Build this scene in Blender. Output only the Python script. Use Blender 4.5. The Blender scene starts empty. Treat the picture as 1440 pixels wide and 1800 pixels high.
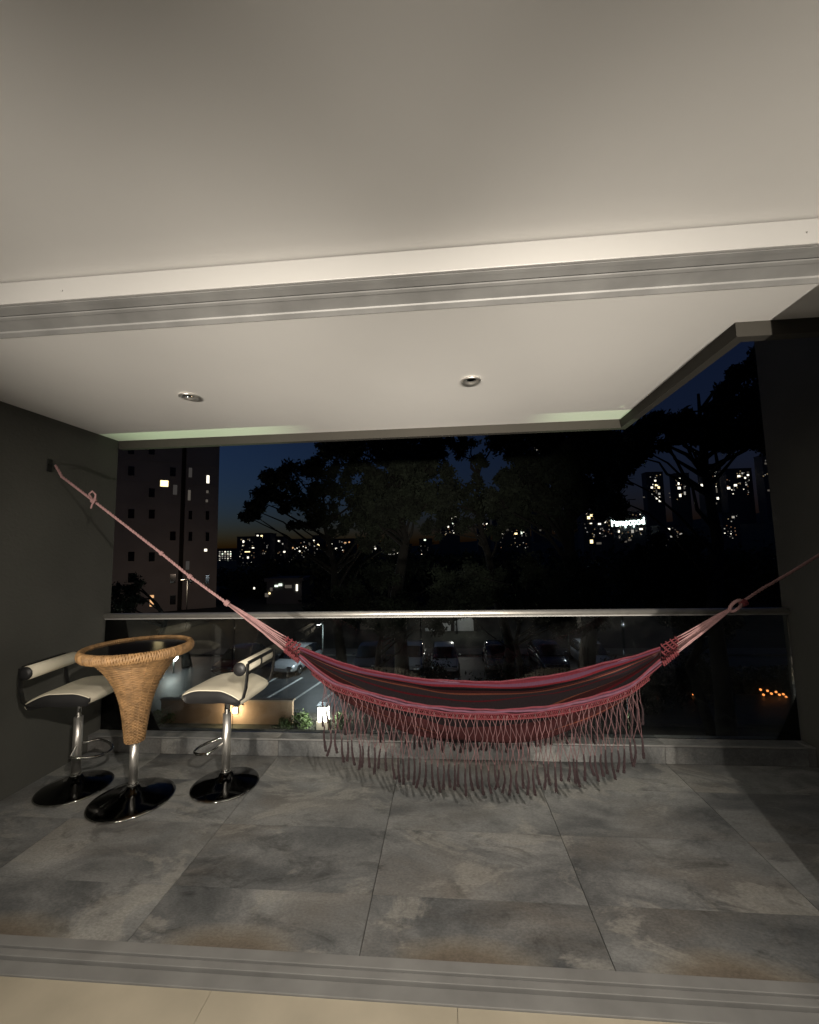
import bpy, math, random
import numpy as np
from mathutils import Vector, Matrix

random.seed(7); rng = np.random.default_rng(7)
sc = bpy.context.scene
COL = sc.collection
R = math.radians
PI = math.pi

# ------------------------------------------------------------------ camera
F_PX = 730.0
YAW, PITCH, ROLL = R(4.70), R(5.48), R(-1.164)
CAM = Vector((0, 0, 1.46))
_f = Vector((-math.sin(YAW) * math.cos(PITCH), math.cos(YAW) * math.cos(PITCH), math.sin(PITCH)))
_r = Vector((math.cos(YAW), math.sin(YAW), 0)); _u = _r.cross(_f)
_r, _u = math.cos(ROLL) * _r + math.sin(ROLL) * _u, -math.sin(ROLL) * _r + math.cos(ROLL) * _u
cd = bpy.data.cameras.new('camera'); cam = bpy.data.objects.new('camera', cd); COL.objects.link(cam)
cam.matrix_world = Matrix(((_r.x, _u.x, -_f.x, CAM.x), (_r.y, _u.y, -_f.y, CAM.y), (_r.z, _u.z, -_f.z, CAM.z), (0, 0, 0, 1)))
cd.sensor_fit = 'VERTICAL'; cd.sensor_height = 36.0; cd.sensor_width = 28.8
cd.lens = F_PX / 1800 * 36; cd.clip_start = 0.05; cd.clip_end = 6000
sc.camera = cam

def at(x, y, Y):
    """world point seen at photograph position x, y at depth Y"""
    d = _f + (x - 721) / F_PX * _r + (900 - y) / F_PX * _u
    return CAM + d * (Y / d.y)

# ------------------------------------------------------------------ sky, exposure
w = bpy.data.worlds.new('World'); sc.world = w; w.use_nodes = True
nt = w.node_tree; bg = nt.nodes['Background']
sky = nt.nodes.new('ShaderNodeTexSky'); sky.sky_type = 'NISHITA'; sky.sun_disc = False
sky.sun_elevation = R(-1.9); sky.sun_rotation = R(-72); sky.altitude = 900
sky.air_density = 1.0; sky.dust_density = 2.6; sky.ozone_density = 3.0
nt.links.new(sky.outputs[0], bg.inputs[0]); bg.inputs[1].default_value = 0.15
vs = sc.view_settings
vs.view_transform = 'Standard'; vs.look = 'None'; vs.gamma = 1.0; vs.exposure = 0.0; vs.use_curve_mapping = False
sc.cycles.use_denoising = True
sc.cycles.max_bounces = 10; sc.cycles.diffuse_bounces = 6; sc.cycles.transparent_max_bounces = 16
sc.cycles.sample_clamp_indirect = 4.0

# ------------------------------------------------------------------ room downlights and added fill lamps (behind the camera)
LAMP = (1.0, .905, .775); DOWN_W, UP_W, UP_CONE, UP_Z = 300, 2100, 35.5, 1.63
def lamp_light(name, loc, power, color, radius, parent=None):
    l = bpy.data.lights.new(name, 'POINT'); l.energy = power; l.color = color; l.shadow_soft_size = radius
    o = bpy.data.objects.new(name, l); COL.objects.link(o); o.location = loc
    if parent: o.parent = parent
    return o

# ------------------------------------------------------------------ materials
def nodes(name):
    m = bpy.data.materials.new(name); m.use_nodes = True
    return m, m.node_tree, m.node_tree.nodes['Principled BSDF']
def mat(name, col, rough=0.6, metal=0.0, var=0.0, scale=8.0, bump=0.0, bscale=60.0, spec=0.5, coat=0.0):
    m, t, b = nodes(name)
    b.inputs['Base Color'].default_value = (*col, 1); b.inputs['Roughness'].default_value = rough
    b.inputs['Metallic'].default_value = metal; b.inputs['Specular IOR Level'].default_value = spec
    b.inputs['Coat Weight'].default_value = coat
    tc = t.nodes.new('ShaderNodeTexCoord')
    if var:
        n = t.nodes.new('ShaderNodeTexNoise'); n.inputs['Scale'].default_value = scale; n.inputs['Detail'].default_value = 6
        t.links.new(tc.outputs['Object'], n.inputs['Vector'])
        r = t.nodes.new('ShaderNodeValToRGB')
        r.color_ramp.elements[0].position = .3; r.color_ramp.elements[1].position = .7
        r.color_ramp.elements[0].color = (*[c * (1 - var) for c in col], 1)
        r.color_ramp.elements[1].color = (*[min(1, c * (1 + var)) for c in col], 1)
        t.links.new(n.outputs['Fac'], r.inputs['Fac']); t.links.new(r.outputs[0], b.inputs['Base Color'])
    if bump:
        n2 = t.nodes.new('ShaderNodeTexNoise'); n2.inputs['Scale'].default_value = bscale; n2.inputs['Detail'].default_value = 4
        t.links.new(tc.outputs['Object'], n2.inputs['Vector'])
        bp = t.nodes.new('ShaderNodeBump'); bp.inputs['Strength'].default_value = bump; bp.inputs['Distance'].default_value = .01
        t.links.new(n2.outputs['Fac'], bp.inputs['Height']); t.links.new(bp.outputs[0], b.inputs['Normal'])
    return m
def glow(name, col, strength, sample=False):
    m, t, b = nodes(name)
    b.inputs['Base Color'].default_value = (.02, .02, .02, 1)
    b.inputs['Emission Color'].default_value = (*col, 1); b.inputs['Emission Strength'].default_value = strength
    if not sample: m.cycles.emission_sampling = 'NONE'
    return m
def glass_mat(name, tint=(.93, .96, .95)):
    m = bpy.data.materials.new(name); m.use_nodes = True; t = m.node_tree; t.nodes.clear()
    o = t.nodes.new('ShaderNodeOutputMaterial'); mx = t.nodes.new('ShaderNodeMixShader')
    tr = t.nodes.new('ShaderNodeBsdfTransparent'); tr.inputs[0].default_value = (*tint, 1)
    gl = t.nodes.new('ShaderNodeBsdfGlossy'); gl.inputs['Roughness'].default_value = 0.012
    fr = t.nodes.new('ShaderNodeFresnel'); fr.inputs[0].default_value = 1.58
    t.links.new(fr.outputs[0], mx.inputs[0]); t.links.new(tr.outputs[0], mx.inputs[1]); t.links.new(gl.outputs[0], mx.inputs[2])
    df_ = t.nodes.new('ShaderNodeBsdfDiffuse'); df_.inputs[0].default_value = (.7, .7, .68, 1); m2 = t.nodes.new('ShaderNodeMixShader')
    tc = t.nodes.new('ShaderNodeTexCoord'); mp = t.nodes.new('ShaderNodeMapping'); mp.inputs['Scale'].default_value = (1.6, 1.6, 1.2); nz = t.nodes.new('ShaderNodeTexNoise')
    nz.inputs['Scale'].default_value = 2.2; nz.inputs['Detail'].default_value = 7; nz.inputs['Roughness'].default_value = .65; rp = t.nodes.new('ShaderNodeValToRGB')
    rp.color_ramp.elements[0].position = .42; rp.color_ramp.elements[0].color = (.0, .0, .0, 1); rp.color_ramp.elements[1].position = .8; rp.color_ramp.elements[1].color = (.006, .006, .006, 1)
    t.links.new(tc.outputs['Object'], mp.inputs[0]); t.links.new(mp.outputs[0], nz.inputs['Vector']); t.links.new(nz.outputs['Fac'], rp.inputs[0])
    t.links.new(rp.outputs[0], m2.inputs[0]); t.links.new(mx.outputs[0], m2.inputs[1]); t.links.new(df_.outputs[0], m2.inputs[2])
    t.links.new(m2.outputs[0], o.inputs[0]); return m

def slate(name, arch=False):
    """stone-look porcelain: grey cloudy ground, brown and pale drifts, all moving with the tile"""
    m, t, b = nodes(name); L = t.links.new
    geo = t.nodes.new('ShaderNodeNewGeometry'); oi = t.nodes.new('ShaderNodeObjectInfo')
    cm = t.nodes.new('ShaderNodeMath'); cm.operation = 'MULTIPLY'; cm.inputs[1].default_value = 3.0
    L(oi.outputs['Random'], cm.inputs[0])
    va = t.nodes.new('ShaderNodeVectorMath'); va.operation = 'ADD'
    L(geo.outputs['Position'], va.inputs[0]); L(cm.outputs[0], va.inputs[1])
    mp = t.nodes.new('ShaderNodeMapping'); mp.inputs['Scale'].default_value = (1.0, 1.7, 1.0)
    L(va.outputs[0], mp.inputs['Vector'])
    def noise(s, d=8, rg=.6, dist=0.0):
        n = t.nodes.new('ShaderNodeTexNoise'); n.inputs['Scale'].default_value = s; n.inputs['Detail'].default_value = d
        n.inputs['Roughness'].default_value = rg; n.inputs['Distortion'].default_value = dist
        L(mp.outputs[0], n.inputs['Vector']); return n.outputs['Fac']
    def ramp(fac, *st):
        r = t.nodes.new('ShaderNodeValToRGB'); e = r.color_ramp.elements
        while len(e) < len(st): e.new(.5)
        for k, (p, c) in zip(e, st): k.position = p; k.color = (*c, 1)
        L(fac, r.inputs['Fac']); return r.outputs[0]
    def mix(fac, a, c, mode='MIX'):
        x = t.nodes.new('ShaderNodeMix'); x.data_type = 'RGBA'; x.blend_type = mode
        L(fac, x.inputs[0]) if not isinstance(fac, float) else setattr(x.inputs[0], 'default_value', fac)
        L(a, x.inputs[6]); L(c, x.inputs[7]); return x.outputs[2]
    base = ramp(noise(1.5, 10, .62, .6), (.30, (.072, .077, .081)), (.43, (.125, .130, .133)), (.56, (.215, .220, .220)), (.72, (.33, .333, .325)))
    brown = ramp(noise(2.3, 6, .55, .9), (0, (.175, .160, .138)), (1, (.16, .142, .125)))
    fb = ramp(noise(1.1, 6, .6, .4), (.5, (0, 0, 0)), (.68, (.6, .6, .6)))
    c = mix(fb, base, brown)
    pale = ramp(noise(2.0, 3, .5), (0, (.36, .345, .31)), (1, (.31, .305, .285)))
    fp = ramp(noise(1.45, 10, .66, 1.0), (.54, (0, 0, 0)), (.585, (.55, .55, .55)), (.70, (.25, .25, .25)))
    c = mix(fp, c, pale)
    dark = ramp(noise(3.4, 7, .7, .8), (.34, (.55, .55, .55)), (.46, (1, 1, 1)))
    c = mix(1.0, c, dark, 'MULTIPLY')
    if arch:   # printed brown drift repeated on each cut tile by the door
        tc = t.nodes.new('ShaderNodeTexCoord'); sx = t.nodes.new('ShaderNodeVectorMath'); sx.operation = 'MULTIPLY'
        sx.inputs[1].default_value = (2.5, 5.2, 0)
        ad = t.nodes.new('ShaderNodeVectorMath'); ad.operation = 'ADD'; ad.inputs[1].default_value = (0.06, .17, 0)
        L(tc.outputs['Object'], ad.inputs[0]); L(ad.outputs[0], sx.inputs[0])
        ln = t.nodes.new('ShaderNodeVectorMath'); ln.operation = 'LENGTH'; L(sx.outputs[0], ln.inputs[0])
        nn = t.nodes.new('ShaderNodeMath'); nn.operation = 'MULTIPLY_ADD'; nn.inputs[1].default_value = .35
        L(noise(5, 5), nn.inputs[0]); L(ln.outputs['Value'], nn.inputs[2])
        fa = ramp(nn.outputs[0], (.60, (.85, .85, .85)), (1.12, (0, 0, 0)))
        bc = ramp(nn.outputs[0], (.50, (.15, .122, .092)), (.86, (.25, .22, .172)))
        c = mix(fa, c, bc)
    gr = ramp(noise(75, 3, .7), (.35, (.80, .80, .80)), (.65, (1.12, 1.12, 1.12)))
    c = mix(1.0, c, gr, 'MULTIPLY')
    sp_ = ramp(noise(22, 6, .75, .5), (.60, (1, 1, 1)), (.72, (.72, .71, .69)))
    c = mix(1.0, c, sp_, 'MULTIPLY')
    L(c, b.inputs['Base Color'])
    rr = ramp(noise(6, 4), (.3, (.36, .36, .36)), (.7, (.58, .58, .58)))
    L(rr, b.inputs['Roughness']); b.inputs['Specular IOR Level'].default_value = .4
    bp = t.nodes.new('ShaderNodeBump'); bp.inputs['Strength'].default_value = .25; bp.inputs['Distance'].default_value = .006
    L(noise(24, 12, .75), bp.inputs['Height']); L(bp.outputs[0], b.inputs['Normal'])
    return m

M = dict(
    plaster=mat('white_plaster', (.76, .75, .73), .92, var=.035, scale=.9, bump=.035, bscale=6),
    casing=mat('white_casing', (.43, .425, .415), .35, bump=.02, bscale=8),
    alu=mat('grey_aluminium', (.25, .25, .246), .55, .2, var=.18, scale=5),
    alu_dark=mat('groove_aluminium', (.10, .10, .095), .6, .3),
    wall=mat('grey_wall_paint', (.075, .075, .067), .9, var=.16, scale=1.5, bump=.3, bscale=55),
    lip=mat('drip_edge_paint', (.034, .031, .025), .9, var=.06, scale=3),
    roomgrout=mat('marble_grout', (.36, .32, .25), .9),
    slate=slate('slate_tile'), slate_arch=slate('slate_tile_by_door', True),
    grout=mat('grout', (.05, .048, .045), .95),
    marble=mat('beige_marble', (.44, .395, .31), .32, var=.16, scale=3.2),
    steel=mat('brushed_steel', (.78, .76, .72), .36, .9, var=.05, scale=30),
    chrome=mat('chrome', (.62, .62, .60), .09, 1.0),
    chrome_dark=mat('dark_chrome_base', (.055, .055, .055), .10, 1.0),
    cream=mat('cream_leatherette', (.80, .745, .60), .48, var=.06, scale=9, bump=.12, bscale=170),
    black=mat('black_vinyl', (.013, .013, .014), .45),
    blackmetal=mat('black_painted_metal', (.012, .012, .012), .35),
    blackglass=mat('black_glass', (.005, .005, .006), .10, spec=.22),
    wicker=mat('honey_wicker', (.31, .18, .078), .55, var=.38, scale=26, bump=.1, bscale=200),
    rope=mat('pink_cotton_rope', (.27, .155, .155), .9, var=.16, scale=40),
    ropered=mat('red_cotton_cord', (.11, .017, .022), .9, var=.25, scale=40),
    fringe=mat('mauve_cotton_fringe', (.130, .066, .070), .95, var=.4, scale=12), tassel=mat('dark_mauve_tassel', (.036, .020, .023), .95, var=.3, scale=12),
    concrete=mat('brown_concrete', (.36, .31, .265), .9, var=.12, scale=.25),
    concrete_d=mat('dark_concrete', (.05, .045, .04), .9),
    far=mat('night_facade', (.11, .11, .115), .9),
    paneglass=mat('dark_pane', (.012, .013, .016), .12),
    asphalt=mat('asphalt', (.055, .057, .06), .55, var=.22, scale=1.5, bump=.3, bscale=30),
    paint=mat('white_road_paint', (.72, .72, .70), .6, var=.10, scale=3),
    paving=mat('pavement_concrete', (.10, .098, .092), .85, var=.2, scale=1.2),
    soil=mat('dark_ground', (.035, .038, .028), .95, var=.3, scale=.3),
    hill=mat('wooded_hill', (.02, .024, .016), .95, var=.4, scale=.05),
    garden=mat('garden_wall_render', (.42, .31, .23), .9, var=.14, scale=1.6, bump=.3, bscale=12),
    leaf=mat('dark_leaves', (.013, .019, .010), .9, var=.45, scale=1.1),
    leaf2=mat('shrub_leaves', (.065, .11, .032), .6, var=.4, scale=3),
    bark=mat('bark', (.011, .010, .008), .95, var=.3, scale=6),
    tyre=mat('tyre', (.015, .015, .015), .8),
    carglass=mat('car_glass', (.01, .012, .014), .05),
    pole=mat('lamp_post_paint', (.06, .065, .06), .5, .4),
    glass=glass_mat('railing_glass'),
    wood=mat('dark_wood', (.07, .04, .022), .45, var=.25, scale=6),
    cloth=mat('charcoal_cloth', (.03, .03, .034), .95),
    win_w=glow('window_cool', (1.0, .93, .76), 1.9), win_y=glow('window_warm', (1.0, .80, .40), 2.6),
    win_d=glow('window_dim', (.85, .75, .62), .10), win_o=glow('window_orange', (1.0, .55, .25), .9),
    win_g=glow('window_greenish', (.86, 1.0, .80), 1.8), win_h=glow('window_halfdim', (.95, .9, .8), .40),
    win_f=glow('window_faint', (.9, .82, .75), .045),
    win_ydim=glow('window_warm_dim', (1.0, .75, .4), .35), win_odim=glow('window_orange_dim', (1.0, .5, .25), .25),
    sign=glow('sign_tube', (.78, 1.0, .93), 6.0),
    bulb_o=glow('orange_bulb', (1.0, .30, .07), 2.2),
    lampglow=glow('lamp_globe', (1.0, .97, .82), 30.0), lampwarm=glow('lamp_warm', (1.0, .80, .48), 18.0),
    lampcool=glow('lamp_cool', (.92, 1.0, .95), 22.0),
    head=glow('headlight', (.95, .98, 1.0), 2.2), tail=glow('tail_light', (1, .06, .03), 1.2),
    taupe=mat('taupe_wall', (.20, .18, .155), .9, var=.05, scale=2), added_rug=mat('added_rug_charcoal', (.045, .042, .04), 1.0, var=.25, scale=20, bump=.5, bscale=200),
    shade=glow('downlight_lens', (1.0, .90, .75), 40.0),
)

# ------------------------------------------------------------------ mesh builder
class MB:
    def __init__(s): s.v = []; s.f = []; s.uv = None
    def box(s, x0, x1, y0, y1, z0, z1):
        k = len(s.v)
        s.v += [(x0, y0, z0), (x1, y0, z0), (x1, y1, z0), (x0, y1, z0), (x0, y0, z1), (x1, y0, z1), (x1, y1, z1), (x0, y1, z1)]
        s.f += [tuple(k + i for i in q) for q in ((0, 3, 2, 1), (4, 5, 6, 7), (0, 1, 5, 4), (1, 2, 6, 5), (2, 3, 7, 6), (3, 0, 4, 7))]
        return s
    def tube(s, pts, r, n=8, closed=False, caps=True):
        pts = [Vector(p) for p in pts]; N = len(pts); k = len(s.v)
        rr = r if hasattr(r, '__len__') else [r] * N
        up = None
        for i, p in enumerate(pts):
            a = pts[(i - 1) % N] if (closed or i > 0) else p
            b = pts[(i + 1) % N] if (closed or i < N - 1) else p
            t = (b - a).normalized()
            if up is None:
                up = Vector((0, 0, 1)) if abs(t.z) < .9 else Vector((1, 0, 0))
            x = t.cross(up)
            if x.length < 1e-6: x = t.cross(Vector((0, 1, 0)))
            x.normalize(); up = x.cross(t).normalized()
            for j in range(n):
                an = 2 * PI * j / n
                s.v.append(tuple(p + rr[i] * (math.cos(an) * x + math.sin(an) * up)))
        for i in range(N if closed else N - 1):
            i2 = (i + 1) % N
            for j in range(n):
                j2 = (j + 1) % n
                s.f.append((k + i * n + j, k + i2 * n + j, k + i2 * n + j2, k + i * n + j2))
        if caps and not closed:
            s.f.append(tuple(k + j for j in range(n))); s.f.append(tuple(k + (N - 1) * n + j for j in reversed(range(n))))
        return s
    def lathe(s, prof, n=48, c=(0, 0)):
        k = len(s.v); P = len(prof)
        for (r, z) in prof:
            for j in range(n):
                a = 2 * PI * j / n; s.v.append((c[0] + r * math.cos(a), c[1] + r * math.sin(a), z))
        for i in range(P - 1):
            for j in range(n):
                j2 = (j + 1) % n
                s.f.append((k + i * n + j, k + i * n + j2, k + (i + 1) * n + j2, k + (i + 1) * n + j))
        s.f.append(tuple(k + j for j in reversed(range(n)))); s.f.append(tuple(k + (P - 1) * n + j for j in range(n)))
        return s
    def prism(s, poly, z0, z1):
        k = len(s.v); n = len(poly)
        s.v += [(x, y, z0) for x, y in poly] + [(x, y, z1) for x, y in poly]
        s.f.append(tuple(k + i for i in reversed(range(n)))); s.f.append(tuple(k + n + i for i in range(n)))
        for i in range(n): j = (i + 1) % n; s.f.append((k + i, k + j, k + n + j, k + n + i))
        return s
    def sphere(s, c, r, n=8, m=6, sz=1.0):
        k = len(s.v)
        for i in range(m + 1):
            th = PI * i / m
            for j in range(n):
                a = 2 * PI * j / n
                s.v.append((c[0] + r * math.sin(th) * math.cos(a), c[1] + r * math.sin(th) * math.sin(a), c[2] + sz * r * math.cos(th)))
        for i in range(m):
            for j in range(n):
                j2 = (j + 1) % n; s.f.append((k + i * n + j, k + (i + 1) * n + j, k + (i + 1) * n + j2, k + i * n + j2))
        return s
    def build(s, name, m, parent=None, smooth=False, loc=None, bevel=0.0):
        me = bpy.data.meshes.new(name); me.from_pydata(s.v, [], s.f); me.materials.append(M[m] if isinstance(m, str) else m)
        if smooth: me.polygons.foreach_set('use_smooth', [True] * len(me.polygons))
        me.validate(); me.update()
        o = bpy.data.objects.new(name, me); COL.objects.link(o)
        if parent: o.parent = parent
        if loc: o.location = loc
        if bevel:
            b = o.modifiers.new('bevel', 'BEVEL'); b.width = bevel; b.segments = 2; b.limit_method = 'ANGLE'
        return o

def tag(o, label, cat, group=None):
    o['label'] = label; o['category'] = cat
    if group: o['group'] = group
    return o
def thing(name, label, cat, loc=(0, 0, 0), rz=0, group=None):
    o = bpy.data.objects.new(name, None); COL.objects.link(o); o.location = loc; o.rotation_euler = (0, 0, rz)
    o.empty_display_size = .1
    return tag(o, label, cat, group)
def struct(o): o['kind'] = 'structure'; return o
def copy_tree(o, parent=None):
    c = o.copy(); COL.objects.link(c); c.parent = parent
    for ch in list(o.children): copy_tree(ch, c)
    return c
def piece(me, name, parent, loc, scale=(1, 1, 1)):
    o = bpy.data.objects.new(name, me); COL.objects.link(o); o.parent = parent; o.location = loc; o.scale = scale
    return o
def shared_box(name, m, d=(1, 1, 1)):
    me = bpy.data.meshes.new(name); b = MB().box(-d[0] / 2, d[0] / 2, -d[1] / 2, d[1] / 2, -d[2] / 2, d[2] / 2)
    me.from_pydata(b.v, [], b.f); me.materials.append(M[m]); me.update(); return me

# ================================================================== SETTING: the flat and its balcony
XL, XR = -2.74, 2.40          # balcony side walls
YD0, YD1 = 1.485, 1.622       # door frame
YK, YE = 3.085, 3.245         # kerb face, slab edge
ZC, ZI = 2.45, 2.605          # balcony / room ceilings
JL, JR = -2.70, 1.46          # door opening

# balcony floor: bed plus single tiles
floor = struct(MB().box(XL, XR, YD1 - .02, YE, -.25, -.006).build('balcony_floor', 'grout'))
xs = [XL] + [-2.151, -1.250, -.350, .550, 1.450, 2.350] + [XR]
ys = [YD1 + .002, 1.907, 2.330, 2.755, YK]
for i in range(len(xs) - 1):
    for j in range(len(ys) - 1):
        gx, gy = .0017, .0008
        cx, cy = (xs[i] + xs[i + 1]) / 2, (ys[j] + ys[j + 1]) / 2
        hx, hy = (xs[i + 1] - xs[i]) / 2 - gx, (ys[j + 1] - ys[j]) / 2 - gy
        if hx < .02: continue
        MB().box(-hx, hx, -hy, hy, -.006, 0).build('floor_tile', 'slate_arch' if j == 0 else 'slate', floor, loc=(cx, cy, 0))

# kerb under the glass
kerb = struct(MB().box(XL, XR, YK + .012, YE - .01, -.006, .108).build('kerb', 'grout'))
for i in range(len(xs) - 1):
    hx = (xs[i + 1] - xs[i]) / 2 - .0015; cx = (xs[i] + xs[i + 1]) / 2
    if hx < .02: continue
    MB().box(-hx, hx, -.006, .006, -.054, .052).build('kerb_tile', 'slate', kerb, loc=(cx, YK + .006, .055))
    MB().box(-hx, hx, -.082, .078, -.0065, .0065).build('coping_tile', 'slate', kerb, loc=(cx, YK + .0815, .1155), bevel=.003)
MB().box(XL + .002, XR - .002, YK - .0035, YK + .002, .112, .1215).build('edge_trim', 'alu', kerb)

# balcony ceiling: slab with a notch on the right, and a drip lip along its free edge
poly = [(XL, YD1 + .001), (3.3, YD1 + .001), (3.3, 1.872), (1.321, 1.882), (1.385, 3.262), (XL, 3.250)]
struct(MB().prism(poly, ZC, ZC + .22).build('balcony_ceiling', 'plaster'))
lip = [(XL, 3.250), (1.385, 3.262), (1.321, 1.882), (3.3, 1.872)]
off = [(XL, 3.300), (1.437, 3.312), (1.373, 1.934), (3.3, 1.924)]
mb = MB()
for a, b, c, d in zip(lip[:-1], lip[1:], off[1:], off[:-1]):
    mb.prism([a, b, c, d], ZC - .068, ZC + .30)
struct(mb.build('slab_edge', 'lip'))

# walls of the balcony
struct(MB().box(XL - .2, XL, YD1 - .137, YE, -6, 2.75).build('wall_left', 'wall'))
struct(MB().box(XR, XR + .22, YD1 - .137, YE, -6, 8.0).build('wall_right', 'wall'))
# room shell behind the camera
RX0, RX1, RY0 = -3.3, 3.3, -5.2
struct(MB().box(RX0, RX1, RY0, YD0, -.25, -.012).build('room_floor', 'roomgrout'))
rf = bpy.data.objects['room_floor']
for i in range(8):
    for j in range(8):
        x0, x1 = RX0 + i * .825, RX0 + (i + 1) * .825; y0, y1 = RY0 + j * .8357, RY0 + (j + 1) * .8357
        MB().box(-(x1 - x0) / 2 + .0008, (x1 - x0) / 2 - .0008, -(y1 - y0) / 2 + .0008, (y1 - y0) / 2 - .0008, -.012, 0).build('marble_tile', 'marble', rf, loc=((x0 + x1) / 2 - .05 * 0, (y0 + y1) / 2, 0))
struct(MB().box(RX0, RX1, RY0, YD0, ZI, ZI + .2).build('room_ceiling', 'plaster'))
struct(MB().box(RX0 - .2, RX0, RY0, YD0, -.25, ZI + .2).build('room_wall_left', 'taupe'))
struct(MB().box(RX1, RX1 + .2, RY0, YD0, -.25, ZI + .2).build('room_wall_right', 'taupe'))
struct(MB().box(RX0 - .2, RX1 + .2, RY0 - .2, RY0, -.25, ZI + .2).build('room_wall_back', 'taupe'))
struct(MB().box(RX0, JL, YD0, YD1, -.25, 2.9).build('jamb_left', 'plaster'))
struct(MB().box(JR, RX1, YD0, YD1, -.25, 2.9).build('jamb_right', 'plaster'))
struct(MB().box(JL, JR, YD0 + .02, YD1 - .004, 2.525, 2.9).build('lintel', 'plaster'))

tag(MB().box(-2.9, 2.9, -4.6, .95, .001, .014).build('added_rug', 'added_rug'), 'added charcoal floor cover in the unseen room, cutting bounced light', 'added_rug')  # unseen dark cover added to cut light bounced onto the ceilings
# sliding door frame: head with tracks, threshold with tracks
df = thing('sliding_door_frame', 'wide aluminium sliding door frame with grooved head and floor tracks', 'door frame', (0, YD0, 0))
def lbar(name, y0, y1, z0, z1, m='alu', bev=.002):
    return MB().box(JL + .001, JR - .001, y0 - YD0, y1 - YD0, z0, z1).build(name, m, df, bevel=bev)
lbar('head_casing', YD0 - .012, YD0 + .004, 2.506, 2.6, 'casing', .003)
def head(pts):
    mb_ = MB(); n_ = len(pts)
    mb_.v = [(JL + .001, y - YD0, z) for y, z in pts] + [(JR - .001, y - YD0, z) for y, z in pts]
    mb_.f = [tuple(range(n_)), tuple(reversed(range(n_, 2 * n_)))] + [(i, n_ + i, n_ + (i + 1) % n_, (i + 1) % n_) for i in range(n_)]
    return mb_.build('head_track', 'alu', df)
head([(1.4895, 2.56), (1.4895, 2.504), (1.502, 2.500), (1.508, 2.4985), (1.530, 2.492), (1.530, 2.56)])
lbar('head_groove', 1.5302, 1.5368, 2.51, 2.56, 'alu_dark', 0)
head([(1.537, 2.56), (1.537, 2.488), (1.549, 2.483), (1.551, 2.4845), (1.566, 2.479), (1.600, 2.4665), (1.602, 2.4600), (1.6215, 2.4485), (1.6215, 2.56)])
lbar('threshold_sill', YD0 + .001, 1.535, -.02, .006)
lbar('threshold_groove', 1.5352, 1.5448, -.02, -.006, 'alu_dark', 0)
lbar('threshold_track', 1.545, 1.572, -.02, .012)
lbar('threshold_groove', 1.5722, 1.5798, -.02, -.004, 'alu_dark', 0)
lbar('threshold_track', 1.580, 1.6215, -.02, .014)
for (x, z) in ((-1.52, 2.545), (1.30, 2.55)):
    MB().sphere((0, 0, 0), .004, 8, 6).build('screw', 'casing', df, True, loc=(x, YD0 - .013 - YD0, z))

# recessed ceiling lights of the balcony (switched off)
for k, (x, y, lb) in enumerate(((-1.548, 2.364, 'unlit round recessed ceiling light nearer the dark left wall'),
                                (.181, 2.352, 'unlit round recessed ceiling light near the middle of the balcony ceiling'))):
    t = thing('ceiling_light', lb, 'ceiling light', (x, y, ZC), 0, 'recessed lights in the balcony ceiling')
    MB().lathe([(.040, -.001), (.056, -.004), (.058, -.012), (.050, -.016), (.037, -.010), (.034, -.002)], 32).build('trim_ring', 'steel', t, True)
    MB().lathe([(.033, -.0015), (.030, -.005), (.012, -.007)], 24).build('lens', 'carglass' if k > 5 else 'chrome', t, True)

# ================================================================== room downlights and added fill lamps, their light
def spot(name, loc, target, power, cone, blend, color, radius):
    l = bpy.data.lights.new(name, 'SPOT'); l.energy = power; l.color = color; l.spot_size = R(cone); l.spot_blend = blend; l.shadow_soft_size = radius
    o = bpy.data.objects.new(name, l); COL.objects.link(o); o.location = loc
    o.rotation_euler = (Vector(target) - Vector(loc)).to_track_quat('-Z', 'Y').to_euler(); return o
for x, k_, lb in ((-1.5, .22, 'lit recessed downlight of the room nearest its left wall'), (-.3, .38, 'lit recessed downlight of the room, middle one'), (.9, 1.6, 'lit recessed downlight of the room nearest its right wall')):
    t = thing('room_downlight', lb, 'downlight', (x, -.7, ZI), 0, 'lit downlights in the room ceiling')
    MB().lathe([(.044, -.001), (.058, -.003), (.058, -.010), (.044, -.012)], 32).build('trim_ring', 'casing', t, True)
    MB().lathe([(.043, -.001), (.040, -.004)], 24).build('lens', 'shade', t)
    spot('downlight_beam', (x, -.7, ZI - .02), (x * .55 if x < 0 else -.55, 2.6, .1), DOWN_W * k_, 84, 1.0, LAMP, .03)
# unseen lamps added behind the viewer to brighten the ceilings
for x, tx, k_, lb in ((-1.4, -1.2, .95, 'added fill lamp, unseen, nearest the left room wall'), (-.05, -.05, .75, 'added fill lamp, unseen, between the other two'), (1.3, 1.05, 1.0, 'added fill lamp, unseen, nearest the right room wall')):
    t = thing('fill_lamp', lb, 'lamp', (x, -3.6, 0), 0, 'added fill lamps')
    MB().lathe([(.15, 0), (.15, .015), (.02, .03)], 32).build('foot', 'blackmetal', t)
    MB().tube([(0, 0, .02), (0, 0, .93)], .012, 8).build('stem', 'blackmetal', t, True)
    MB().tube([(0, -.10, .97), (0, .02, .98)], [.05, .09], 20, caps=False).build('shade', 'blackmetal', t, True)
    spot('fill_lamp_beam', (x, -3.55, .98), (tx, 2.4, UP_Z), UP_W * k_, UP_CONE, 1.0, LAMP, .07)

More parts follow.
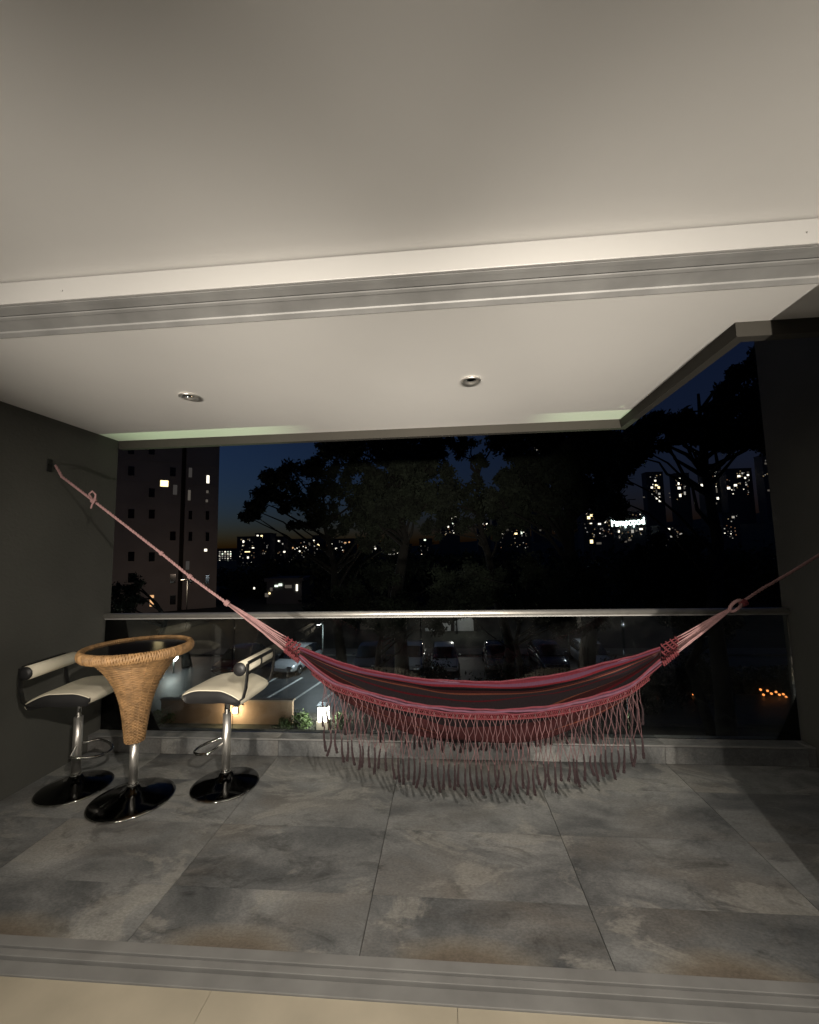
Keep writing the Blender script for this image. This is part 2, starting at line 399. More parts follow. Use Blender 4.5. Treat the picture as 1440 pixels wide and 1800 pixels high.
# ================================================================== glass railing
rail = thing('glass_railing', 'clear glass balcony railing with round brushed steel handrail', 'railing', (0, 3.19, .122))
YR = 0.0
MB().tube([(XL + .004, YR, .872), (XR - .004, YR, .872)], .0225, 16).build('handrail', 'steel', rail, True)
jx = [XL + .006, -1.66, -.195, 1.27, XR - .006]
for a, b in zip(jx[:-1], jx[1:]):
    MB().box(a + .006, b - .006, YR - .005, YR + .005, .001, .852).build('glass_pane', 'glass', rail)
MB().box(XL + .01, XR - .01, YR - .012, YR + .012, .846, .853).build('glass_channel', 'alu', rail)

# ================================================================== bar stools
def seat_mesh(parent):
    """saddle seat: cream skin arched over the width, black flanks"""
    nx, ny = 24, 12; hx, hy = .195, .185
    def top(u):   # u -1..1 along x (front at -1): rolls down at the front edge, dips, rises towards the back
        z = .655 - .012 * math.cos(u * PI * .9) * 0
        z = .652 - .030 * max(0, (-u - .35) / .65) ** 2 - .052 * max(0, (u - .25) / .75) ** 1.6
        return z
    def bot(u): return top(u) - .045 - .045 * math.sqrt(max(0, 1 - u * u)) * (1 - .25 * u)
    mb = MB(); k = 0
    for j in range(ny + 1):
        v = -1 + 2 * j / ny
        for i in range(nx + 1):
            u = -1 + 2 * i / nx
            e = 1 - .06 * abs(v) ** 6
            mb.v.append((u * hx * e, v * hy, top(u) - .008 * abs(v) ** 8 - .004 * math.cos(v * PI / 2) * math.cos(u * PI / 2)))
    for j in range(ny):
        for i in range(nx):
            a = j * (nx + 1) + i; mb.f.append((a, a + 1, a + nx + 2, a + nx + 1))
    # front and back rolled edges
    b0 = len(mb.v)
    for j in range(ny + 1):
        v = -1 + 2 * j / ny
        for q, (dx, dz) in enumerate(((-.008, -.010), (-.008, -.030), (.004, -.044))):
            mb.v.append((-hx * (1 - .06 * abs(v) ** 6) + dx, v * hy, top(-1) + dz))
    for j in range(ny):
        a = b0 + j * 3
        mb.f.append((j * (nx + 1), (j + 1) * (nx + 1), a + 3, a)); mb.f.append((a, a + 3, a + 4, a + 1)); mb.f.append((a + 1, a + 4, a + 5, a + 2))
    b1 = len(mb.v)
    for j in range(ny + 1):
        v = -1 + 2 * j / ny
        for q, (dx, dz) in enumerate(((.008, -.010), (.008, -.030), (-.004, -.044))):
            mb.v.append((hx * (1 - .06 * abs(v) ** 6) + dx, v * hy, top(1) + dz))
    for j in range(ny):
        a = b1 + j * 3
        mb.f.append(((j + 1) * (nx + 1) + nx - (nx + 1) + 0, (j + 1) * (nx + 1) - 1 + (nx + 1), a + 3, a) if False else (j * (nx + 1) + nx, a, a + 3, (j + 1) * (nx + 1) + nx))
        mb.f.append((a, a + 1, a + 4, a + 3)); mb.f.append((a + 1, a + 2, a + 5, a + 4))
    seat = mb.build('seat', 'cream', parent, True)
    # black flanks and underside
    mb = MB()
    for s in (-1, 1):
        k = len(mb.v)
        for i in range(nx + 1):
            u = -1 + 2 * i / nx; y = s * (hy + .0015)
            mb.v.append((u * hx * .945, y, top(u) - .011)); mb.v.append((u * hx * .945, y * .97, bot(u)))
        for i in range(nx):
            a = k + 2 * i; mb.f.append((a, a + 1, a + 3, a + 2) if s > 0 else (a, a + 2, a + 3, a + 1))
    n2 = 2 * (nx + 1)
    for i in range(nx):
        a = 2 * i + 1; mb.f.append((a, n2 + a, n2 + a + 2, a + 2))
    mb.build('seat_shell', 'black', parent, True)
    # piping between the two
    for s in (-1, 1):
        MB().tube([((-1 + 2 * i / nx) * hx * .945, s * (hy + .001), top(-1 + 2 * i / nx) - .011) for i in range(nx + 1)], .0035, 6).build('piping', 'cream', seat, True)

def make_stool(label):
    t = thing('bar_stool', label, 'bar stool', (0, 0, 0), 0, 'bar stools at the wicker table')
    base = MB().lathe([(.198, 0), (.205, .004), (.204, .010), (.19, .016), (.14, .028), (.08, .043), (.045, .058), (.036, .075)], 64).build('base', 'chrome_dark', t, True)
    MB().lathe([(.204, .001), (.2075, .004), (.2065, .009), (.2035, .0115)], 64).build('base_rim', 'chrome', base, True)
    MB().lathe([(.031, .07), (.031, .092), (.027, .098), (.0265, .10)], 32).build('collar', 'chrome', t, True)
    MB().lathe([(.0255, .098), (.0255, .44)], 32).build('pole', 'steel', t, True)
    MB().lathe([(.017, .44), (.017, .59)], 24).build('gas_lift', 'chrome', t, True)
    MB().box(-.09, .09, -.08, .08, .548, .562).build('seat_plate', 'blackmetal', t, bevel=.003)
    MB().tube([(.03, 0, .545), (.10, -.05, .535), (.17, -.11, .535)], .005, 6).build('height_lever', 'chrome', t, True)
    pts = []
    for i in range(25):
        a = PI * (.5 + i / 24); pts.append((-.045 + .155 * math.cos(a) * (1.0), .125 * math.sin(a), .245 - .03 * abs(math.cos(a))))
    pts = [(-.012, .03, .265)] + pts + [(-.012, -.03, .265)]
    MB().tube(pts, .0085, 8).build('footrest', 'chrome', t, True)
    seat_mesh(t)
    # backrest: padded roll with black caps on a black flat-bar frame
    br = MB().tube([(.188, -.195, .772), (.188, -.19, .772), (.188, .19, .772), (.188, .195, .772)], [.034, .041, .041, .034], 24).build('backrest', 'cream', t, True)
    for s in (-1, 1):
        MB().lathe([(.0385, 0), (.0405, .004), (.0385, .010), (.012, .012)], 24).build('end_cap', 'black', br, True)
        o = br.children[-1]; o.location = (.188, s * .193, .772); o.rotation_euler = (R(90) * (-s), 0, 0)
    for s in (-1, 1):
        fr = MB()
        pth = [(.10, s * .172, .566), (.17, s * .178, .570), (.205, s * .180, .60), (.222, s * .182, .66), (.230, s * .182, .74), (.231, s * .182, .80)]
        for a, b in zip(pth[:-1], pth[1:]):
            ax, az, bx, bz = a[0], a[2], b[0], b[2]; d = Vector((bx - ax, 0, bz - az)).normalized(); n = Vector((-d.z, 0, d.x)) * .005
            y0, y1 = a[1] - .011, a[1] + .011; k = len(fr.v)
            for (px, pz) in ((ax - d.x * .002, az - d.z * .002), (bx + d.x * .002, bz + d.z * .002)):
                fr.v += [(px + n.x, y0, pz + n.z), (px + n.x, y1, pz + n.z), (px - n.x, y1, pz - n.z), (px - n.x, y0, pz - n.z)]
            fr.f += [tuple(k + i for i in q) for q in ((0, 1, 5, 4), (1, 2, 6, 5), (2, 3, 7, 6), (3, 0, 4, 7), (0, 3, 2, 1), (4, 5, 6, 7))]
        fr.build('back_upright', 'blackmetal', t)
    MB().box(.224, .234, -.17, .17, .795, .813).build('crossbar', 'blackmetal', t)
    MB().box(.223, .233, -.17, .17, .735, .752).build('crossbar', 'blackmetal', t)
    MB().box(.2245, .2325, -.007, .007, .753, .794).build('strut', 'blackmetal', t)
    return t
st = make_stool('cream and black bar stool standing right of the wicker table')
st.location = (-1.437, 2.70, .0005); st.rotation_euler.z = R(-2)
s2 = copy_tree(st); s2['label'] = 'cream and black bar stool standing left of the wicker table, backed to the wall'
s2.location = (-2.393, 2.615, .0005); s2.rotation_euler.z = R(180 + 8)

# ================================================================== wicker bar table
tb = thing('bar_table', 'round wicker bar table with black glass top and chrome foot', 'bar table', (-1.925, 2.515, .0005))
base = MB().lathe([(.222, 0), (.230, .004), (.229, .010), (.21, .017), (.15, .030), (.085, .045), (.045, .060), (.034, .078)], 72).build('base', 'chrome_dark', tb, True)
MB().lathe([(.229, .001), (.2325, .004), (.2315, .009), (.2285, .0115)], 72).build('base_rim', 'chrome', base, True)
MB().lathe([(.030, .07), (.030, .10), (.026, .104)], 32).build('collar', 'chrome', tb, True)
MB().lathe([(.0245, .10), (.0245, .37)], 32).build('pole', 'steel', tb, True)
prof = [(.345, .050), (.40, .056), (.48, .066), (.56, .080), (.62, .096), (.68, .118), (.74, .150), (.78, .176), (.82, .208), (.845, .238), (.862, .265)]
pz = [p[0] for p in prof]; pr = [p[1] for p in prof]
zs = []; z = .345
while z < .864:
    zs.append(z); r = np.interp(z, pz, pr); slope = (np.interp(z + .004, pz, pr) - r) / .004
    z += .0092 / math.sqrt(1 + max(0, slope) ** 2)
mb = MB()
for q, z in enumerate(zs):
    r = float(np.interp(z, pz, pr)); n = 96; ph = q % 2; K = 16
    mb.tube([((r + .0030 * math.sin(K * 2 * PI * i / n + PI * ph)) * math.cos(2 * PI * i / n + .05 * q * 0), (r + .0030 * math.sin(K * 2 * PI * i / n + PI * ph)) * math.sin(2 * PI * i / n), z + .0012 * math.sin(5 * 2 * PI * i / n + q)) for i in range(n)], .0047, 5, closed=True)
o = mb.build('wicker_cone', 'wicker', tb, True); o['kind'] = 'stuff'
mb = MB()
for j in range(16):
    a = 2 * PI * (j + .25) / 16
    mb.tube([(r * math.cos(a), r * math.sin(a), z) for z, r in prof], .0042, 5)
o = mb.build('wicker_stakes', 'wicker', tb, True); o['kind'] = 'stuff'
mb = MB(); RT = .288
for hlx in range(6):       # braided rim
    n = 760; turns = (47 if hlx % 2 else -41)
    mb.tube([((RT + .017 * math.cos(turns * 2 * PI * i / n + hlx * 2 * PI / 6)) * math.cos(2 * PI * i / n),
              (RT + .017 * math.cos(turns * 2 * PI * i / n + hlx * 2 * PI / 6)) * math.sin(2 * PI * i / n),
              .888 + .026 * math.sin(turns * 2 * PI * i / n + hlx * 2 * PI / 6)) for i in range(n)], .0058 + .0006 * (hlx % 3), 5, closed=True)
for z, r in ((.863, .275), (.868, .287), (.862, .262)):
    mb.tube([(r * math.cos(2 * PI * i / 96), r * math.sin(2 * PI * i / 96), z) for i in range(96)], .008, 6, closed=True)
mb.tube([(RT * math.cos(2 * PI * i / 96), RT * math.sin(2 * PI * i / 96), .888) for i in range(96)], .018, 8, closed=True)
o = mb.build('wicker_rim', 'wicker', tb, True); o['kind'] = 'stuff'
MB().lathe([(.265, .893), (.268, .896), (.268, .902), (.265, .905)], 72).build('glass_top', 'blackglass', tb, False)
MB().lathe([(.255, .866), (.255, .892)], 48).build('top_board', 'wood', tb)

# ================================================================== hammock
hm = thing('hammock', 'striped red and brown cotton hammock with long crochet fringe slung across the balcony', 'hammock', (0.17, 2.64, 0))
HO = Vector((0.17, 2.64, 0))
FR = [(-0.923, 2.609, 0.828), (-0.708, 2.526, 0.712), (-0.517, 2.483, 0.663), (-0.336, 2.454, 0.626), (-0.163, 2.434, 0.601), (0.005, 2.424, 0.585), (0.171, 2.42, 0.58), (0.336, 2.424, 0.58), (0.501, 2.434, 0.59), (0.669, 2.453, 0.612), (0.842, 2.48, 0.644), (1.023, 2.52, 0.693), (1.228, 2.589, 0.807)]
BR = [(-0.94, 2.657, 0.863), (-0.767, 2.737, 0.775), (-0.578, 2.785, 0.704), (-0.384, 2.82, 0.653), (-0.187, 2.843, 0.621), (0.011, 2.857, 0.602), (0.209, 2.86, 0.596), (0.403, 2.853, 0.606), (0.593, 2.837, 0.634), (0.777, 2.811, 0.676), (0.954, 2.777, 0.731), (1.12, 2.732, 0.789), (1.27, 2.666, 0.858)]
def spline(P, s):
    P = np.array(P); n = len(P) - 1; t = s * n; i = min(int(t), n - 1); f = t - i
    p0, p1, p2, p3 = P[max(i - 1, 0)], P[i], P[i + 1], P[min(i + 2, n)]
    return Vector(.5 * ((2 * p1) + (-p0 + p2) * f + (2 * p0 - 5 * p1 + 4 * p2 - p3) * f * f + (-p0 + 3 * p1 - 3 * p2 + p3) * f ** 3))
NS, NV = 120, 48
mb = MB(); uvs = []
for i in range(NS + 1):
    s = i / NS; a = spline(FR, s) - HO; b = spline(BR, s) - HO
    env = math.sin(PI * min(max(s, 0), 1)) ** .7
    for j in range(NV + 1):
        v = j / NV
        p = a.lerp(b, v)
        sag = .25 * env * (1 - abs(2 * v - 1) ** 2.2) + .012
        p.z -= sag * (1 if 0 < j < NV else 0)
        # belly bulges out a little beyond the rims, folds run lengthwise
        bul = .035 * env * math.sin(PI * v)
        fold = .015 * env * math.sin(v * 24 + 2.6 * math.sin(s * 5 + v * 3)) + .007 * env * math.sin(v * 53 + s * 11 + math.sin(s * 17))
        p.z += fold * (0 if j in (0, NV) else 1)
        p.y += .35 * fold
        if j < 6:   # loose lip of cloth flopping inward on the left half
            fl = max(0, math.sin(PI * min(1, max(0, (s - .12) / .42)))) * (1 - abs(j - 3) / 3)
            p.z += fl * (.022 + .012 * math.sin(s * 60) * math.sin(s * 23)); p.y += fl * .012
        mb.v.append(tuple(p)); uvs.append((s, v))
for i in range(NS):
    for j in range(NV):
        k = i * (NV + 1) + j; mb.f.append((k, k + NV + 1, k + NV + 2, k + 1))
def stripes():
    m, t, b = nodes('striped_hammock_cloth'); L = t.links.new
    uv = t.nodes.new('ShaderNodeUVMap'); sp = t.nodes.new('ShaderNodeSeparateXYZ'); L(uv.outputs[0], sp.inputs[0])
    nz = t.nodes.new('ShaderNodeTexNoise'); nz.inputs['Scale'].default_value = 3; nz.inputs['Detail'].default_value = 3; L(uv.outputs[0], nz.inputs['Vector'])
    ma = t.nodes.new('ShaderNodeMath'); ma.operation = 'MULTIPLY_ADD'; ma.inputs[1].default_value = .012
    L(nz.outputs['Fac'], ma.inputs[0]); L(sp.outputs['Y'], ma.inputs[2])
    r = t.nodes.new('ShaderNodeValToRGB'); r.color_ramp.interpolation = 'CONSTANT'; e = r.color_ramp.elements
    pink, mauve, brown, orange, red, blk = (.10, .015, .024), (.08, .033, .057), (.032, .024, .028), (.17, .055, .036), (.095, .010, .015), (.010, .007, .008)
    dred = (.045, .014, .015)
    st = [(0, mauve), (.02, pink), (.045, red), (.07, blk), (.10, dred), (.24, orange), (.25, dred), (.42, blk), (.5, red), (.515, brown), (.60, orange), (.61, dred), (.68, orange), (.69, brown), (.76, red), (.775, dred),
          (.82, orange), (.828, brown), (.90, red), (.91, brown), (.935, orange), (.943, dred), (.957, blk), (.970, red), (.982, mauve), (.993, pink)]
    while len(e) < len(st): e.new(.5)
    for k, (p, c) in zip(e, st): k.position = p; k.color = (*c, 1)
    L(ma.outputs[0], r.inputs['Fac'])
    n2 = t.nodes.new('ShaderNodeTexNoise'); n2.inputs['Scale'].default_value = 1.0; n2.inputs['Detail'].default_value = 8
    mp = t.nodes.new('ShaderNodeMapping'); mp.inputs['Scale'].default_value = (400, 60, 1); L(uv.outputs[0], mp.inputs['Vector']); L(mp.outputs[0], n2.inputs['Vector'])
    mx = t.nodes.new('ShaderNodeMix'); mx.data_type = 'RGBA'; mx.blend_type = 'MULTIPLY'; mx.inputs[0].default_value = .5
    L(r.outputs[0], mx.inputs[6]); L(n2.outputs['Fac'], mx.inputs[7]); L(mx.outputs[2], b.inputs['Base Color'])
    b.inputs['Roughness'].default_value = .95; b.inputs['Specular IOR Level'].default_value = .1
    bp = t.nodes.new('ShaderNodeBump'); bp.inputs['Strength'].default_value = .5; bp.inputs['Distance'].default_value = .003
    L(n2.outputs['Fac'], bp.inputs['Height']); L(bp.outputs[0], b.inputs['Normal'])
    return m
M['stripes'] = stripes()
bed = mb.build('bed', 'stripes', hm, True)
lay = bed.data.uv_layers.new(name='UVMap')
for lp in bed.data.loops: lay.data[lp.index].uv = uvs[lp.vertex_index]
so = bed.modifiers.new('thick', 'SOLIDIFY'); so.thickness = .004; so.offset = 0
M['mauve'] = mat('mauve_cord', (.085, .034, .056), .95, var=.2, scale=30); M['pinkc'] = mat('pink_cord', (.095, .015, .024), .95, var=.2, scale=30)
for P, sg in ((FR, -1), (BR, 1)):
    for k, (dy, dz, m, rad) in enumerate(((0, .003, 'pinkc', .0055), (sg * .005, -.008, 'mauve', .0065), (sg * .008, -.019, 'pinkc', .0045))):
        MB().tube([spline(P, i / 140) - HO + Vector((0, dy + .002 * math.sin(i * .37 + k * 2), dz + .0022 * math.sin(i * .23 + 1.7 * k) + .0012 * math.sin(i * .71 + k))) for i in range(141)], rad, 6).build('border_cord', m, hm, True)
# fringe: three rows of lozenges of fine cord, then plied tassels
def fringe(P, sg, seed, n, s0, s1, length):
    rd = random.Random(seed); mb = MB(); tb_ = MB()
    drop = [.0, .055, .12, .19, .265]
    node = []
    for c in range(n + 1):
        col = []
        for q, d in enumerate(drop):
            half = .5 if q % 2 else 0
            s = s0 + (s1 - s0) * min(1, (c + half) / n)
            # near the ends the net is drawn together
            p = spline(P, s) - HO
            p.y += sg * (.012 + .02 * d) + rd.uniform(-.010, .010)
            p.z -= .022 + d * length / .40 * rd.uniform(.93, 1.07); p.x += rd.uniform(-.009, .009)
            col.append(p)
        node.append(col)
    def cord(a, b, r=.0016):
        m_ = (a + b) / 2 + Vector((rd.uniform(-.003, .003), rd.uniform(-.003, .003), -.004)); mb.tube([a, m_, b], r, 4, caps=False)
    for c in range(n + 1):
        for q in range(len(drop) - 1):
            if q % 2 == 0:
                cord(node[c][q], node[c][q + 1]);
                if c > 0: cord(node[c][q], node[c - 1][q + 1])
            else:
                cord(node[c][q], node[c][q + 1])
                if c < n: cord(node[c][q], node[c + 1][q + 1])
        for q in range(1, len(drop)): mb.sphere(node[c][q], .0032, 6, 4)
        a = node[c][-1]; ln = (length - .265 * length / .40 - .022) * 1.08 * rd.uniform(.82, 1.12)
        sw, sy = rd.gauss(0, .008), rd.gauss(0, .008); cv = rd.gauss(0, .0035); tw = rd.uniform(0, 6)
        for st_ in range(4):
            pts = []; rr = []
            for i in range(13):
                u = i / 12; an = tw + st_ * 2 * PI / 4 + u * 8; rad = .0020 + (.0024 + .0010 * st_) * u
                pts.append(a + Vector((sw * u * u + cv * math.sin(u * PI * 1.3) + rad * math.cos(an), sy * u + rad * math.sin(an), -ln * u))); rr.append(.0024 + .0008 * u)
            tb_.tube(pts, rr, 4)
    return mb, tb_
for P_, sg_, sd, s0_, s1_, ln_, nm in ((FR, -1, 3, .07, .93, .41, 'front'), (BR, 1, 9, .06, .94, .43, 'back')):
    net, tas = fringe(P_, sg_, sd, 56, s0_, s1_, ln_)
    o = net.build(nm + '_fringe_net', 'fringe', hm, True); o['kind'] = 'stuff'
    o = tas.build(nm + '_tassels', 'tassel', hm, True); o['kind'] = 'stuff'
# crochet zigzag braid under the border
for P, sg, nm in ((FR, -1, 'front_braid'), (BR, 1, 'back_braid')):
    mb = MB(); n = 150
    for ph in (0, 1):
        mb.tube([spline(P, .04 + .92 * i / n) - HO + Vector((0, sg * (.012 + .002 * ((i + ph) % 2)), -.022 - .020 * ((i + ph) % 2))) for i in range(n + 1)], .0028, 4)
    mb.tube([spline(P, .04 + .92 * i / n) - HO + Vector((0, sg * .013, -.045)) for i in range(n + 1)], .0035, 4)
    o = mb.build(nm, 'ropered', hm, True); o['kind'] = 'stuff'
# clews: knotted band, then cords gathered into a rope
def twist(mb, pts, r, strands=3, pitch=.07, n=5):
    pts = [Vector(p) for p in pts]; fine = []
    for a, b in zip(pts[:-1], pts[1:]):
        m_ = max(2, int((b - a).length / .012)); fine += [a.lerp(b, i / m_) for i in range(m_)]
    fine.append(pts[-1]); L = 0; acc = [0]
    for a, b in zip(fine[:-1], fine[1:]): L += (b - a).length; acc.append(L)
    for s in range(strands):
        out = []
        for i, p in enumerate(fine):
            d = (fine[min(i + 1, len(fine) - 1)] - fine[max(i - 1, 0)]).normalized(); x = d.cross(Vector((0, 1, 0))).normalized(); y = d.cross(x)
            an = acc[i] / pitch * 2 * PI + s * 2 * PI / strands
            out.append(p + .55 * r * (math.cos(an) * x + math.sin(an) * y))
        mb.tube(out, r * .58, n)
    return mb
def knot(c, r, d, m, parent):
    mb = MB(); d = d.normalized(); x = d.cross(Vector((0, 1, 0))).normalized(); y = d.cross(x)
    for q in (-1, 0, 1):
        mb.tube([c + d * q * r * .8 + (r * (1.0 if q else 1.15)) * (math.cos(2 * PI * i / 14) * x + math.sin(2 * PI * i / 14) * y) + d * .25 * r * math.sin(2 * PI * i / 14) for i in range(14)], r * .55, 6, closed=True)
    return mb.build('knot', m, parent, True)
HKL = Vector((XL + .05, 2.64, 2.112)); HKR = Vector((XR - .05, 2.64, 1.512))
ropeL = [HKL - HO, Vector((-2.637, 2.64, 2.029)) - HO, Vector((-2.39, 2.64, 1.852)) - HO, Vector((-1.886, 2.64, 1.484)) - HO, Vector((-1.681, 2.64, 1.327)) - HO, Vector((-1.423, 2.64, 1.152)) - HO]
rl = twist(MB(), ropeL, .0090).build('hanging_rope', 'rope', hm, True)
for c, r in ((ropeL[3], .0095), (ropeL[4], .0105), (ropeL[5], .0125)): knot(c, r, ropeL[5] - ropeL[3], 'rope', hm)
k0 = ropeL[2]; knot(k0, .0125, ropeL[3] - ropeL[1], 'rope', hm)
MB().tube([k0 + Vector(q) for q in ((0, -.01, .01), (-.01, -.03, .045), (.018, -.035, .062), (.038, -.03, .04), (.03, -.022, .0), (.008, -.02, -.028), (.0, -.02, -.055))], .006, 6).build('rope_tail', 'rope', hm, True)
ropeR = [HKR - HO, Vector((2.184, 2.64, 1.392)) - HO, Vector((2.017, 2.64, 1.292)) - HO, Vector((1.86, 2.64, 1.205)) - HO, Vector((1.725, 2.64, 1.118)) - HO]
twist(MB(), ropeR, .0085).build('hanging_rope', 'rope', hm, True)
lp = Vector((1.70, 2.64, 1.105)) - HO
MB().tube([lp + Vector((.045 * math.cos(a) * .8 - .0, -.004 * math.sin(a), .026 * math.sin(a) + .020 * math.cos(a))) for a in [2 * PI * i / 20 for i in range(20)]], .0095, 8, closed=True).build('rope_loop', 'rope', hm, True)
knot(Vector((1.742, 2.636, 1.122)) - HO, .013, Vector((1, 0, .6)), 'ropered', hm)
def clew(P0, P1, tip, inner, nm):
    """cords from a rope tip to the cloth end, with rows of knots where they meet it"""
    mb = MB(); rd = random.Random(5); kb = MB()
    a, b = Vector(P0) - HO, Vector(P1) - HO; n = 13; rows = 4
    for i in range(n):
        f = i / (n - 1); e = a.lerp(b, f) + Vector((0, 0, -.05 * math.sin(PI * f)))
        out = (Vector(tip) - HO - e).normalized()
        k_end = e + out * .11
        pts = [Vector(tip) - HO + Vector((0, (f - .5) * .012, (f - .5) * .01))]
        for u in (.25, .5, .75, 1.0):
            q = pts[0].lerp(k_end, u); sp = .35 + .65 * u
            c = (Vector(tip) - HO).lerp((a + b) / 2 + out * .11, u); q = c + (q - c) * 1.0
            pts.append(q + Vector((rd.uniform(-.003, .003), rd.uniform(-.003, .003), rd.uniform(-.002, .002))))
        mb.tube(pts, .0042, 5)
        for r_ in range(rows):
            c = e + out * (.012 + .030 * r_ + (.014 if i % 2 else 0))
            x = Vector((0, 1, 0)); y = out.cross(x)
            kb.tube([c + .0095 * (math.cos(t_) * (.8 * x + .4 * out) + math.sin(t_) * y) for t_ in [2 * PI * q / 9 for q in range(9)]], .0046, 5, closed=True)
            kb.tube([c + out * .0, c + out * .03], .0035, 4)
    mb.build(nm + '_cords', 'rope', hm, True)
    o = kb.build(nm + '_knots', 'ropered', hm, True); o['kind'] = 'stuff'
clew((-.925, 2.600, .800), (-.935, 2.668, .872), (-1.415, 2.64, 1.147), 1, 'head')
clew((1.235, 2.590, .785), (1.272, 2.672, .865), (1.665, 2.64, 1.083), 1, 'foot')
# hooks in the walls
for X, hk, sg, lb in ((XL, HKL, 1, 'small dark iron hammock hook on the left wall'), (XR, HKR, -1, 'small dark iron hammock hook on the right wall')):
    t = thing('wall_hook', lb, 'hook', (X, 2.64, hk.z))
    MB().box(0 if sg > 0 else -.006, .006 if sg > 0 else 0, -.02, .02, -.045, .045).build('plate', 'blackmetal', t, bevel=.002)
    MB().tube([(sg * .004, 0, .01), (sg * .03, 0, .012), (sg * .055, 0, 0), (sg * .05, 0, -.018), (sg * .034, 0, -.014)], .005, 8).build('hook', 'blackmetal', t, True)

# ================================================================== OUTSIDE: ground, street, hill
GZ = -6.0
struct(MB().box(-3000, 3000, 3.4, 5000, GZ - .5, GZ).build('ground', 'soil'))
struct(MB().box(-60, 60, 19.6, 30.6, GZ + .001, GZ + .006).build('street', 'asphalt'))
for y0, y1, nm in ((18.9, 19.6, 'kerbside_pavement'), (30.6, 32.4, 'far_pavement')):
    struct(MB().box(-60, 60, y0, y1, GZ + .001, GZ + .13).build(nm, 'paving'))
# parking bay lines painted on the street
bay = shared_box('bay_line', 'paint', (.16, 4.4, .004))
street = bpy.data.objects['street']
for k in range(9):
    o = piece(bay, 'bay_line', street, (-12.3 + 1.55 * k, 23.2, GZ + .010)); o.rotation_euler.z = R(-10)
# wooded hillside far behind
n = 70; mb = MB()
for i in range(n + 1):
    for j in range(16):
        X = -900 + 2000 * i / n; Y = 230 + 55 * j; az = X / (Y + 1)
        h = 8 + 95 * max(0, min(1, (az + .25) / 1.2)) ** 1.2
        h *= (j / 15) ** .8; h += 5 * math.sin(X * .013 + j) * (j / 15)
        mb.v.append((X, Y, GZ - .3 + h))
for i in range(n):
    for j in range(15):
        k = i * 16 + j; mb.f.append((k, k + 1, k + 17, k + 16))
struct(mb.build('hill', 'hill', None, True))

# ------------------------------------------------------------------ near tower block on the left
def lit(me_cache={}):
    pass
WM = {k: shared_box('window_pane', k, (1, .12, 1)) for k in ('win_w', 'win_y', 'win_d', 'win_o', 'win_g', 'win_h', 'win_ydim', 'win_odim', 'win_f', 'paneglass')}
FRM = shared_box('window_frame', 'concrete', (1, .10, 1))
TA = math.atan2(38.5, 55); O = Vector((-38.5, 55, GZ))
tw = thing('tower_block', 'tall brown concrete apartment tower with few lit windows, at the left', 'apartment tower', O, TA)
TN = Vector((math.sin(TA), -math.cos(TA), 0)); TT = Vector((math.cos(TA), math.sin(TA), 0))
def on_tower(px, py):
    d = _f + (px - 721) / F_PX * _r + (900 - py) / F_PX * _u
    k_ = (O - CAM).dot(TN) / d.dot(TN); p = CAM + d * k_ - O
    return p.dot(TT), p.z
TX = [on_tower(x, 900)[0] for x in (196, 318, 326, 385)]
MB().box(TX[0] - 6, TX[1], 0, 12, 0, 46).build('wall', 'concrete', tw)
MB().box(TX[2], TX[3], .35, 11, 0, 46).build('wall', 'concrete', tw)
MB().box(TX[1] - .05, TX[2] + .05, 2.2, 10, 0, 45.8).build('stair_recess', 'concrete_d', tw)
MB().box(TX[0] - 6.2, TX[3] + .2, -.2, 12.2, 46, 46.7).build('roof_parapet', 'concrete', tw)
def tower_window(px, py, w_, h_, m, d=55.0):
    x, z = on_tower(px, py); yy = 0 if px < 322 else .35
    piece(FRM, 'window', tw, (x, yy - .01, z), (w_ + .25, 1, h_ + .25))
    piece(WM[m], 'window_pane', tw, (x, yy - .02, z), (w_, 1, h_))
for q in range(15):
    for a_, b_, y_ in ((TX[0] - 6, TX[1], 0), (TX[2], TX[3], .35)):
        MB().box(a_, b_, y_ - .05, y_ + .02, 3.0 * q + 2.75, 3.0 * q + 2.95).build('slab_band', 'concrete', tw)
lits = {(290, 850): 'win_y', (309, 861): 'win_d', (336, 830): 'win_d', (334, 870): 'win_h', (367, 842): 'win_w', (366, 872): 'win_d',
        (363, 967): 'win_w', (331, 994): 'win_d', (268, 1052): 'win_o'}
tower_window(290, 850, .95, .85, 'win_y'); tower_window(309, 861, .5, 1.4, 'win_f'); tower_window(336, 830, .42, 1.4, 'win_f')
tower_window(334, 870, .34, 1.5, 'win_d'); tower_window(367, 842, .36, 1.15, 'win_w'); tower_window(366, 864, .3, .4, 'win_d'); tower_window(365, 880, .3, .4, 'win_d')
tower_window(363, 967, .36, .36, 'win_w'); tower_window(331, 994, .45, 1.2, 'win_f'); tower_window(268, 1056, .45, 1.5, 'win_o')
for (px, cnt) in ((232, 8), (268, 8), (305, 8), (336, 8), (366, 8)):
    for q in range(cnt):
        py = 792 + q * 37.5 + (px - 300) * .02
        if (q * 7 + px) % 5 < 2: continue
        if any(abs(px - a) < 14 and abs(py - b) < 22 for a, b in lits): continue
        tower_window(px, py, .7 if px < 320 else .45, 1.25, 'paneglass')

